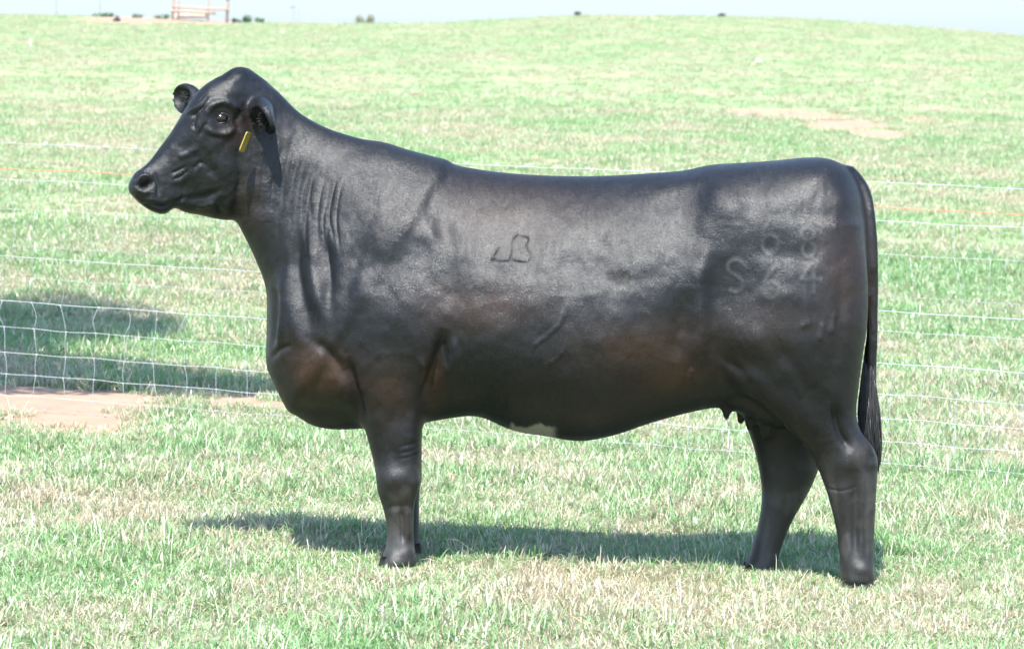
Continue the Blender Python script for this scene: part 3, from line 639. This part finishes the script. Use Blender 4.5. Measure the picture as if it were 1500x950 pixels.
b.inputs['Sheen Weight'].default_value = .03; b.inputs['Sheen Roughness'].default_value = .4; b.inputs['Sheen Tint'].default_value = (.75, .85, 1, 1)
hs = N(n, 'ShaderNodeMath', operation='ADD'); L(n, hair.outputs[0], hs.inputs[0]); L(n, hair2.outputs[0], hs.inputs[1])
bp1 = N(n, 'ShaderNodeBump', Strength=.55, Distance=.0016); L(n, hs.outputs[0], bp1.inputs['Height'])
bp2 = N(n, 'ShaderNodeBump', Strength=.14, Distance=.005); L(n, mid_.outputs[0], bp2.inputs['Height']); L(n, bp1.outputs[0], bp2.inputs['Normal'])
vor = N(n, 'ShaderNodeTexVoronoi', Scale=230.0); L(n, tc.outputs['Object'], vor.inputs['Vector'])
bs = N(n, 'ShaderNodeMath', operation='MULTIPLY'); L(n, ba.outputs['Fac'], bs.inputs[0]); bs.inputs[1].default_value = .8
bp3 = N(n, 'ShaderNodeBump', Distance=.002); L(n, bs.outputs[0], bp3.inputs['Strength']); L(n, vor.outputs['Distance'], bp3.inputs['Height']); L(n, bp2.outputs[0], bp3.inputs['Normal'])
L(n, bp3.outputs[0], b.inputs['Normal'])

cow = empty('cow', (0, 0, 0.06), 'large glossy black cow standing side on facing left, hide branded, yellow tag in its ear', 'cow')
body = link('body', cow_me, cm, cow)

# ---- short hair lying on the hide
def hair_material():
    m, n, b = mat_new('coat_hair'); a = N(n, 'ShaderNodeAttribute', attribute_name='coat'); sp = n.nodes.new('ShaderNodeSeparateColor'); L(n, a.outputs['Color'], sp.inputs[0])
    rn = N(n, 'ShaderNodeAttribute', attribute_name='rnd')
    c = mixc(n, rn.outputs['Fac'], (.0016, .0017, .0023, 1), (.0085, .0080, .0088, 1)); c = mixc(n, sp.outputs[0], c, (.042, .0200, .0095, 1)); c = mixc(n, sp.outputs[2], c, (.002, .002, .002, 1))
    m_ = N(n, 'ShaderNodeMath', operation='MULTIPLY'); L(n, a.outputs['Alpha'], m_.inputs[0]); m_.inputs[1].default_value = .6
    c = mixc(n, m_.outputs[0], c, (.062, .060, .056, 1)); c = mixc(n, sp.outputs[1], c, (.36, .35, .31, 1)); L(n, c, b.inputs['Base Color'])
    b.inputs['Roughness'].default_value = .43
    b.inputs['Specular Tint'].default_value = (.93, .97, 1, 1)
    s_ = N(n, 'ShaderNodeMath', operation='MULTIPLY_ADD'); L(n, sp.outputs[2], s_.inputs[0]); s_.inputs[1].default_value = -.4; s_.inputs[2].default_value = .56; L(n, s_.outputs[0], b.inputs['Specular IOR Level'])
    return m
def grow_hair(count):
    rg = np.random.default_rng(31); NN_ = normals(CV, CF); x, z = CV[:, 0], CV[:, 2]
    qx, qy = proj(CV[:, 0], CV[:, 1], CV[:, 2])
    p = np.where(CV[:, 1] < .04, 1.0, .25)*(NN_[:, 1] < .5)+.12
    p = p*(1-muz)*(1-.85*np.clip(brl, 0, 1)*(qy < 500))*(1-.8*np.clip(brd, 0, 1)*(qx < 800))*(1-np.exp(-(((qx-323)/15)**2+((qy-174)/11)**2)**2)*(CV[:, 1] < 0)); p /= p.sum()
    i = rg.choice(len(CV), count, p=p); nn = NN_[i]; c = CV[i]+rg.uniform(-.0022, .0022, (count, 3)); c -= nn*((c-CV[i])*nn).sum(1)[:, None]+nn*.0006
    headm = (qx[i] < 400)*(qy[i] < 330); legm = qy[i] > 640
    fl = (fbm(qx[i]*.012, qy[i]*.012, 91, 3)-.5)*2.2+(fbm(qx[i]*.05, qy[i]*.05, 92, 2)-.5)*.9+rg.normal(0, .13, count)
    ang = np.where(legm, -1.45, np.where(headm, -.35, -.75))+fl
    t = np.stack([np.cos(ang), np.zeros(count), np.sin(ang)], -1)+np.array([0, 0, 0]); t -= nn*(t*nn).sum(1)[:, None]; t /= np.linalg.norm(t, axis=1, keepdims=True)+1e-9
    sd = np.cross(nn, t); roll = rg.normal(0, .15, count)[:, None]; sd = sd*np.cos(roll)+nn*np.sin(roll)
    ln = rg.uniform(.6, 1.25, count)*np.where(headm | legm, .0070, .0090); lift = rg.uniform(.06, .20, count)[:, None]; ln = ln*np.where((qy[i] < 118) & headm, 1.7, 1)
    wd = rg.uniform(.7, 1.2, count)[:, None]*.00075
    tip = c+(t*(1-lift*.3)+nn*lift)*ln[:, None]; v = np.stack([c-sd*wd/2, c+sd*wd/2, tip], 1).reshape(-1, 3)
    me = new_mesh('coat_hair', v, np.arange(count*3, dtype=np.int32).reshape(-1, 3), False)
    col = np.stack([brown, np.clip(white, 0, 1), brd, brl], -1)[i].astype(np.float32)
    a_ = me.color_attributes.new('coat', 'FLOAT_COLOR', 'POINT'); a_.data.foreach_set('color', np.repeat(col, 3, 0).ravel())
    a_ = me.attributes.new('rnd', 'FLOAT', 'POINT'); a_.data.foreach_set('value', np.repeat(rg.uniform(size=count)**1.5, 3).astype(np.float32))
    return link('coat_hair', me, hair_material(), body)
grow_hair(1500000)

def surf_y(px, py, rad=2.5):
    """depth of the near surface at a photo pixel"""
    pxx, pyy = proj(CV[:, 0], CV[:, 1], CV[:, 2]); m = (np.hypot(pxx-px, pyy-py) < rad); return float(CV[m, 1].min())
# eye
ys = surf_y(323, 174, 4)
exx, ezz = P(323, 173.5, ys); EC = Vector((float(exx), ys+.0125, float(ezz)))
def uv_ball(c, r, sc=(1, 1, 1), seg=32, ring=20, rotm=None):
    V = []; F = []
    for i in range(ring+1):
        th = math.pi*i/ring
        for j in range(seg):
            p = 2*math.pi*j/seg; v = np.array([r*sc[0]*math.sin(th)*math.cos(p), r*sc[1]*math.sin(th)*math.sin(p), r*sc[2]*math.cos(th)])
            if rotm is not None: v = rotm@v
            V.append(v+np.array(c))
    for i in range(ring):
        for j in range(seg):
            F.append((i*seg+j, (i+1)*seg+j, (i+1)*seg+(j+1) % seg, i*seg+(j+1) % seg))
    return V, F
em = simple_mat('eye_gloss', (.008, .005, .004), .12)
eye = MB(); eye.add(*uv_ball(EC, .0225, (1.05, .88, .80))); eyeo = eye.build('eye', em, cow)
# eyelids: a ring of soft tissue around the ball
lid = MB(); pp = []
for k in range(41):
    t_ = 2*math.pi*k/40; pp.append((EC.x+.0245*math.cos(t_), EC.y-.0085+.010*math.cos(t_)**2, EC.z+(.0155 if math.sin(t_) > 0 else .0165)*math.sin(t_)))
lid.add(*tube(pp, .0038, 8)); lm = simple_mat('eyelid_skin', (.020, .018, .019), .28, nscale=60); lid.build('eyelid', lm, eyeo)
lw = MB(); pp = []
for k in range(17):
    t_ = math.pi*(1.12+.76*k/16); pp.append((EC.x+.0205*math.cos(t_), EC.y-.0135+.010*math.cos(t_)**2, EC.z+.0140*math.sin(t_)))
lw.add(*tube(pp, .0016*np.sin(np.linspace(.3, 2.9, 17)), 6)); lw.build('lid_glint', simple_mat('lid_glint', (.22, .20, .21), .35), eyeo)  # wet glint along the lower lid, painted as a pale strip
la = MB()
for k in range(16):
    t_ = math.pi*(.12+.76*k/15); c_ = np.array([EC.x+.0235*math.cos(t_), EC.y-.013+.010*math.cos(t_)**2, EC.z+.0155*math.sin(t_)])
    la.add(*tube([c_, c_+np.array([.004*math.cos(t_), -.007, .003]), c_+np.array([.009*math.cos(t_), -.015, .001])], [.0007, .0005, .0002], 4))
la.build('eyelash', simple_mat('lash', (.01, .01, .01), .5), eyeo)
rs_ = np.random.default_rng(3); ehm = simple_mat('ear_hair', (.02, .02, .022), .5)
for (cc, lv, sp_) in ((EAR_N, (-.5, -.75, -.1), .045), (EAR_F, (-.5, -.6, .1), .035)):
    eh = MB()
    for k in range(150):
        c_ = np.array(cc)+rs_.normal(0, .5, 3)*np.array([.018, .022, .9*sp_]); d_ = np.array(lv)*.014+rs_.normal(0, .006, 3); eh.add(*tube([c_, c_+d_*.6, c_+d_+np.array([0, 0, -.004])], [.0007, .0006, .0002], 3))
    eh.build('ear_hair', ehm, body)
# nostril lining
ns = surf_y(212, 270, 4)
# ear tag
tx, tz = P(359, 208, -.220)
tg_ = MB(); rm = np.array(Matrix.Rotation(R(22), 3, 'Y')@Matrix.Rotation(R(-14), 3, 'Z'))
def rounded_plate(th, dp, ln, rad, rotm, c):
    out = []
    for sx, sy in ((1, 1), (-1, 1), (-1, -1), (1, -1)):
        a0 = {(1, 1): 0, (-1, 1): 90, (-1, -1): 180, (1, -1): 270}[(sx, sy)]
        for k in range(5):
            a_ = R(a0+k*22.5); out.append((sx*(dp/2-rad)+rad*math.cos(a_), sy*(ln/2-rad)+rad*math.sin(a_)))
    V = []; m = len(out)
    for s in (-1, 1):
        for (u_, v_) in out: V.append(rotm@np.array([s*th/2, u_, v_])+np.array(c))
    F = [tuple(range(m))[::-1], tuple(range(m, 2*m))]+[(i, (i+1) % m, m+(i+1) % m, m+i) for i in range(m)]
    return V, F
tg_.add(*rounded_plate(.0035, .046, .064, .008, rm, (float(tx), -.220, float(tz))))
ym = simple_mat('yellow_tag_plastic', (.27, .20, .03), .6, nscale=30, namt=.12)
tago = tg_.build('ear_tag', ym, cow, smooth=False); tago['label'] = 'yellow plastic ear tag'

# tail switch: long hair
core = []
env = [(505, 1268, 1285), (530, 1265, 1284), (550, 1262, 1284), (570, 1260, 1284), (595, 1257, 1288), (625, 1257, 1291), (650, 1262, 1292), (668, 1271, 1291), (682, 1278, 1289), (692, 1282, 1287)]
E_ = smooth_interp(np.array(env, float), 40)
sw = MB(); rr = np.random.default_rng(5)
for i in range(900):
    u_ = rr.uniform(-1, 1); v_ = rr.uniform(-1, 1)
    if u_*u_+v_*v_ > 1: continue
    end = int(rr.integers(20, 40)); beg = int(rr.integers(0, max(1, end-14))) if i % 3 else 0
    q = []; ph = rr.uniform(0, 6); am = rr.uniform(.0, .12)
    for k in np.linspace(beg, end-1, 8):
        y_, x0, x1 = E_[int(k)]; c_ = (x0+x1)/2; hw = (x1-x0)/2
        uu = u_+am*math.sin(ph+k*.25); X_, Z_ = P(c_+hw*uu, y_, -.07); q.append((float(X_), -.07+v_*hw/467*.8, float(Z_)))
    sw.add(*tube(q, np.linspace(.0016, .0005, 8), 3))
hm = simple_mat('tail_hair', (.045, .045, .048), .5, nscale=50, namt=.5)
sw.build('tail_switch', hm, cow)

# hooves: two claws each
hf = simple_mat('hoof_horn', (.035, .030, .028), .55, nscale=40, namt=.4, bump=.3)
for (x0, x1, yt, yb, Yc) in ((1233, 1282, 836, 868, NY), (1086, 1134, 824, 852, .15), (553, 609, 812, 842, NY), (572, 621, 793, 819, .165)):
    mb = MB()
    for s in (-1, 1):
        ring_t = []; V = []; m = 14
        for lev, (py_, e) in enumerate(((yt, .80), ((yt+yb)/2, .93), (yb, 1.02))):
            X0, Z0 = P(x0, py_, Yc); X1, _ = P(x1, py_, Yc); cx = (X0+X1)/2-(.004*(lev)); hx = (X1-X0)/2*e
            for k in range(m):
                t_ = 2*math.pi*k/m; V.append((float(cx+hx*math.cos(t_)*(1.0 if math.cos(t_) > 0 else .98)), Yc+s*.034+.031*e*math.sin(t_)*(1-.35*max(0, -math.cos(t_))), float(Z0)))
        F = [(l*m+k, l*m+(k+1) % m, (l+1)*m+(k+1) % m, (l+1)*m+k) for l in range(2) for k in range(m)]+[tuple(range(m)), tuple(range(2*m, 3*m))[::-1]]
        mb.add(V, F)
    mb.build('hoof', hf, cow)

# ================================================================== wire fence
FL = dict(Y0=15.8-11, Y1=14.0-11)
def fence_pt(px, pyl, pyr):
    """point on the slanting fence plane for a wire crossing the photo at pyl (x=0) and pyr (x=1500)"""
    t = px/1500; py = pyl+(pyr-pyl)*t; a_ = (px-750)/FPX
    xl = (0-750)/FPX*15.8; xr = (750/FPX)*14.0; m_ = (FL['Y1']-FL['Y0'])/(xr-xl)
    b_ = -(py-475)/FPX; ry = CP+b_*SP
    # x = a*(Y+11)/ry ; Y = Y0+m*(x-xl)
    k_ = a_/ry; Y = (FL['Y0']+m_*(11*k_-xl))/(1-m_*k_); X, Z = P(px, py, Y); return float(X), float(Y), float(Z)
galv = simple_mat('galvanised_wire', (.42, .44, .46), .5, .2, nscale=8, namt=.15)
dull = simple_mat('weathered_wire', (.34, .33, .31), .55, .3, nscale=8, namt=.3)
orange = simple_mat('orange_polywire', (.62, .20, .09), .6)
px0, py0, pz0 = fence_pt(-260, 560, 700)
fence = empty('wire_fence', fence_pt(-260, 600, 725), 'low wire livestock fence with square mesh crossing the field behind the cow', 'fence')
def wire(name, pyl, pyr, rad, mat, barbed=False, lab=None, sag=.006):
    q = []; n_ = 90
    for k in range(n_+1):
        px = -260+2020*k/n_; x, y, z = fence_pt(px, pyl, pyr); q.append((x, y, z+.0018*math.sin(k*.35+pyl)+.0008*math.sin(k*1.3+pyl*.3)))
    mb = MB(); mb.add(*tube(q, rad, 5))
    if barbed:
        q = np.array(q)
        for d in np.arange(.05, 5.9, .13):
            t = d/5.95*n_; i = int(t)
            if i >= n_: break
            c = q[i]+(q[i+1]-q[i])*(t-i)
            for s in (-1, 1): mb.add(*tube([c+np.array([-.006, 0, -.011*s]), c, c+np.array([.006, 0, .011*s])], .0013, 4))
    o = mb.build(name, mat, fence); 
    if lab: o['label'] = lab
wire('barbed_wire', 209, 277, .0014, galv, True); wire('hot_wire', 247, 314, .0014, orange, lab='thin orange electric wire')
wire('barbed_wire', 360, 446, .0011, dull, True); wire('smooth_wire', 375, 468, .0016, galv); wire('barbed_wire', 596, 722, .0013, dull, True)
NET = [(262, 334, .0014, 1), (305, 383, .0009, 0), (405, 497, .0010, 0), (440, 546, .0017, 1), (478, 592, .0013, 1), (515, 628, .0014, 1), (546, 662, .0014, 1), (577, 694, .0009, 0)]
net = MB(); pxs = []
p_ = -250.
while p_ < 1750: pxs.append(p_); p_ += 43.5+5.5*p_/1500*1.2
def slump(px, row):      # the mesh hangs crooked between rows
    return (7*math.sin(px*.021+row*1.3)+4*math.sin(px*.053+row*2.1))*(1.5 if row in (1, 2) else (.9 if row == 3 else .3))
rowpts = []
for ri, (pl, pr, rad, br) in enumerate(NET):
    q = []
    for k, px in enumerate(pxs):
        x, y, z = fence_pt(px, pl, pr); q.append((x, y, z+.002*math.sin(k*1.7+ri)+(.0015 if k % 2 else -.0015)*(ri > 3)))
    rowpts.append(q)
    dense = smooth_interp(np.array(q), len(q)*3); net.add(*tube(dense, rad, 5))
nodes = [[None]*len(pxs) for _ in NET]
for ri in range(len(NET)):
    for k, px in enumerate(pxs):
        x, y, z = rowpts[ri][k]; off = slump(px, ri)/325.; nodes[ri][k] = np.array([x+off, y-.002, z])
for k in range(len(pxs)):
    for ri in range(len(NET)-1):
        a_, b_ = nodes[ri][k], nodes[ri+1][k]; mid = (a_+b_)/2+np.array([.012*math.sin(k*2.1+ri*1.7)*(1.8 if ri < 4 else .4), 0, .0])
        net.add(*tube(smooth_interp(np.array([a_, mid, b_]), 6), .0008 if ri < 3 else .0012, 4))
    for ri in range(3, len(NET)):
        c = nodes[ri][k]; net.add(*tube([c+np.array([-.006, 0, 0]), c+np.array([.005, 0, 0])], .0026, 5))
net.build('mesh_netting', galv, fence)
postm = simple_mat('steel_post', (.10, .13, .10), .6, .2, nscale=12)
for px in (-235, 1735):
    x, y, z = fence_pt(px, 596, 722); x2, y2, z2 = fence_pt(px, 196, 262); g_ = float(G(x, y))
    mb = MB(); mb.box((x, y+.022, (g_-.1+z2)/2), (.035, .006, z2-g_+.1)); mb.box((x, y+.036, (g_-.1+z2)/2), (.006, .028, z2-g_+.1)); mb.build('post', postm, fence, False)

# ================================================================== things on the hill
wood = simple_mat('pale_weathered_wood', (.38, .29, .22), .8, nscale=6, namt=.25)
def bar(mb, a_, b_, w_): mb.add(*tube([a_, tuple((np.array(a_)+np.array(b_))/2), b_], w_, 8))
def crest_pt(px, py, Y=108.): X, Z = P(px, py, Y); return np.array([float(X), Y, float(Z)])
fr = empty('timber_frame', (float(crest_pt(295, 30)[0]), 108, float(G(crest_pt(295, 30)[0], 108))), 'open frame of pale wooden posts and rails standing on the hilltop', 'timber frame')
for px, Yp, w_ in ((254, 107.4, .045), (262, 109.6, .035), (306, 109.6, .035), (334, 107.4, .050)):
    t_ = crest_pt(px+1, -34, Yp); b_ = crest_pt(px-1 if px < 300 else px-2, 30, Yp); b_[2] = float(G(b_[0], Yp))-.2
    mb = MB(); bar(mb, b_, t_, w_); mb.build('post', wood, fr)
for (xa, ya, xb, yb, Yp, w_) in ((253, 9.5, 335, 14.5, 107.3, .035), (250, 16, 316, 19.5, 107.35, .050), (252, -8, 336, -5, 107.3, .035), (252, -26, 336, -25, 107.3, .04), (262, -26, 306, -26, 109.6, .04)):
    mb = MB(); bar(mb, crest_pt(xa, ya, Yp), crest_pt(xb, yb, Yp), w_); mb.build('rail', wood, fr)
mb = MB(); mb.box(crest_pt(279, 23.0, 108.4), (1.05, .9, .14)); mb.build('mineral_trough', simple_mat('pale_trough', (.55, .45, .36), .8, nscale=5), fr, False)

leafm = simple_mat('shrub_leaf', (.15, .23, .16), .6, nscale=3, namt=.35)  # leaf green made paler and bluer to paint in distant haze
darkleaf = simple_mat('dark_leaf', (.07, .10, .08), .6, nscale=3, namt=.4)
def leafball(mb, c, rad, cnt, size, rs):
    c = np.array(c); rad = np.array(rad)
    for _ in range(cnt):
        d = rs.normal(size=3); d /= np.linalg.norm(d); p_ = c+d*rad*(rs.uniform()**.45); u_ = rs.normal(size=3); u_ /= np.linalg.norm(u_); v_ = np.cross(u_, rs.normal(size=3)); v_ /= np.linalg.norm(v_)
        s_ = size*rs.uniform(.6, 1.3)
        mb.add([p_-u_*s_, p_+v_*s_*.4, p_+u_*s_, p_-v_*s_*.4], [(0, 1, 2, 3)])
def shrub(px, pytop, Y, wpx, name, label, cat, mat, group=None, cnt=420, seed=1, leaf=.06):
    x = float(P(px, 30, Y)[0]); g_ = float(G(x, Y)); top = float(P(px, pytop, Y)[1]); hh = max(.15, top-g_); wd = wpx/FPX*(Y+11)
    rt = empty(name, (x, Y, g_), label, cat, group); rs = np.random.default_rng(seed)
    s_ = MB()
    for k in range(5):
        a_ = rs.uniform(0, 6.28); s_.add(*tube([(x, Y, g_-.05), (x+.15*wd*math.cos(a_), Y+.1*math.sin(a_), g_+hh*.4), (x+.35*wd*math.cos(a_), Y+.3*wd*math.sin(a_), g_+hh*.8)], (.02, .012, .005), 5))
    s_.build('stem', simple_mat('twig', (.16, .12, .08), .8), rt)
    mb = MB()
    for k in range(6): 
        ox = rs.uniform(-.36, .36)*wd; leafball(mb, (x+ox, Y+rs.uniform(-.2, .2)*wd, g_+hh*rs.uniform(.12, .62)), (wd*.22, wd*.22, hh*.34), cnt//6, leaf, rs)
    mb.build('foliage', mat, rt)
shrub(366, 20, 108.5, 24, 'bush', 'small blue-green bush on the skyline just right of the timber frame', 'bush', leafm, seed=3)
shrub(381, 25, 108.2, 14, 'bush', 'low green bush at the right foot of the skyline bush', 'bush', leafm, seed=4)
shrub(345, 26, 108.2, 16, 'bush', 'low green weeds against the right post of the timber frame', 'bush', leafm, seed=5)
shrub(236, 20, 108.6, 26, 'bush', 'low green weeds against the left post of the timber frame', 'bush', leafm, seed=6)
shrub(846, 17, 109, 10, 'bush', 'tiny dark bush on the skyline above the cow\'s back', 'bush', darkleaf, cnt=120, seed=7)
shrub(1057, 18, 109, 12, 'bush', 'tiny dark bush on the skyline above the cow\'s hip', 'bush', darkleaf, cnt=120, seed=8)
shrub(150, 19, 109, 34, 'bush', 'low green weeds on the skyline left of the dark heap', 'bush', leafm, seed=9)
shrub(205, 20, 109, 24, 'bush', 'low green weeds on the skyline right of the dark heap', 'bush', leafm, seed=10)
shrub(535, 20, 118, 34, 'bush', 'pale yellowish bush showing faintly over the left skyline', 'bush', simple_mat('pale_leaf', (.16, .17, .09), .7, nscale=3), seed=11)
# stones, lump
def stone(px, py, wpx, name, label, cat, mat, flat=.6, seed=1):
    x, y, z = hit(px, py); r_ = wpx/2/FPX*(y+11); V, F = uv_ball((0, 0, 0), 1, seg=14, ring=9); V = np.array(V); rs = np.random.default_rng(seed); ph = rs.uniform(0, 6, 6)
    f = 1+.16*np.sin(V[:, 0]*3+ph[0])*np.cos(V[:, 1]*4+ph[1])+.13*np.sin(V[:, 2]*5+V[:, 0]*4+ph[2])
    V = V*f[:, None]*np.array([r_, r_*.8, r_*flat])+np.array([x, y, z+r_*flat*.55]); mb = MB(); mb.add(V, F); o = mb.build(name, mat); tag(o, label, cat); return x, y, z, r_
wst = simple_mat('white_stone', (.75, .73, .70), .8, nscale=9, namt=.12, bump=.4)
stone(1111, 91, 9, 'stone', 'white stone lying alone in the grass high on the right slope', 'stone', wst, seed=2)
stone(414, 49, 6, 'stone', 'small white stone in the grass below the skyline left of centre', 'stone', wst, seed=3)
stone(740, 47, 5, 'stone', 'small pale stone in the grass below the middle of the skyline', 'stone', simple_mat('tan_stone', (.5, .40, .30), .8, nscale=9, bump=.4), seed=4)
hx, hy, hz = hit(171, 31.5); hz = float(G(hx, hy)); rt = MB(); rs = np.random.default_rng(8)
for (ox, sz, hh) in ((0, .10, .09), (.06, .06, .07), (-.09, .05, .04), (.02, .045, .13)):
    V, F = uv_ball((0, 0, 0), 1, seg=14, ring=9); V = np.array(V); V *= (1+.18*np.sin(V[:, 0]*5+ox*40)*np.cos(V[:, 2]*4))[:, None]
    rt.add(V*np.array([sz, sz, hh])+np.array([hx+ox, hy+ox*.4, hz+hh*.5]), F)
heap = rt.build('dark_heap', simple_mat('dark_heap', (.028, .028, .030), .8, nscale=9, namt=.5, bump=.6)); tag(heap, 'small dark heap on the bare soil near the top left skyline', 'heap')
# stake and distant poles
stk_ = hit(45, 77); mb = MB(); tp_ = P(45, 57, stk_[1]); mb.add(*tube([(stk_[0], stk_[1], stk_[2]-.1), (stk_[0], stk_[1], (stk_[2]+float(tp_[1]))/2), (stk_[0], stk_[1], float(tp_[1]))], .014, 8))
tag(mb.build('stake', simple_mat('white_stake', (.42, .40, .36), .7, nscale=5)), 'thin white stake standing in the grass near the top left edge', 'stake')
pm_ = simple_mat('far_pole', (.16, .18, .20), .8, nscale=3)
for i, (px, top, lab_) in enumerate(((82, -60, 'faint thin pole behind the skyline, leftmost of the poles'), (146, -60, 'thin grey pole behind the skyline above the dark heap'), (430, 4, 'thin far pole with a small crossarm behind the skyline'), (437, 6, 'plain thin far pole just right of the crossarm pole'))):
    Y = 190; X, Zt = P(px, top, Y); g_ = float(G(X, Y)); mb = MB(); mb.add(*tube([(float(X), Y, g_), (float(X), Y, (g_+float(Zt))/2), (float(X), Y, float(Zt))], .028, 6))
    if px == 430: mb.box((float(X)-.05, Y, float(Zt)-.25), (.3, .06, .06))
    tag(mb.build('pole', pm_), lab_, 'pole', 'poles beyond the skyline')

# ================================================================== unseen tree put in left of frame; crown shaped to shade the fence line
def shade_src(px, py, hgt):
    x, y, z = hit(px, py); return np.array([x-hgt/math.tan(SUN_EL)*math.sin(SUN_AZ), y-hgt/math.tan(SUN_EL)*math.cos(SUN_AZ), z+hgt])
tree = empty('tree', (-5.6, 4.6, float(G(-5.6, 4.6))), 'unseen broad leafy tree added left of the view to shade the grass by the fence', 'tree')
bark = simple_mat('bark', (.13, .10, .075), .9, nscale=14, namt=.4, bump=.6)
rs = np.random.default_rng(12); cr = MB(); tk = MB(); base = np.array([-5.6, 4.6, float(G(-5.6, 4.6))-.1])
fork = base+np.array([.15, .05, 2.6]); tk.add(*tube([base, base+np.array([.1, 0, 1.2]), fork], (.24, .18, .15), 12))
clusters = []
for px, py, hh, rx_, ry_ in ((-330, 548, 4.2, .9, 1.3), (-150, 548, 4.3, .75, 1.15), (0, 545, 4.0, .58, 1.25), (110, 552, 4.0, .50, 1.0), (215, 560, 3.9, .45, .75), (305, 566, 3.9, .38, .62), (375, 570, 3.8, .30, .42), (-10, 508, 4.3, .35, .7), (-180, 475, 4.8, .9, 2.0), (-30, 484, 4.6, .60, 2.2), (60, 486, 4.6, .50, 2.0), (150, 482, 4.5, .42, 1.3), (215, 488, 4.4, .25, .7)):
    c = shade_src(px, py, hh); clusters.append((c, rx_, ry_))
for c, rx_, ry_ in clusters:
    leafball(cr, c, (rx_, ry_, .30), int(2300*rx_*ry_+200), .06, rs)
    mid = (fork+c)/2+np.array([0, 0, .25]); tk.add(*tube(smooth_interp(np.array([fork, mid, c+np.array([0, 0, -.12])]), 8), np.linspace(.07, .012, 8), 7))
for _ in range(9):
    c = fork+np.array([rs.uniform(-2.2, .6), rs.uniform(-1.6, 1.6), rs.uniform(1.2, 3.4)]); leafball(cr, c, (.9, .9, .6), 700, .07, rs)
    tk.add(*tube(smooth_interp(np.array([fork, (fork+c)/2+np.array([0, 0, .2]), c]), 8), np.linspace(.08, .012, 8), 7))
tk.build('trunk', bark, tree); cr.build('crown', simple_mat('tree_leaf', (.06, .11, .035), .55, nscale=4, namt=.35), tree)
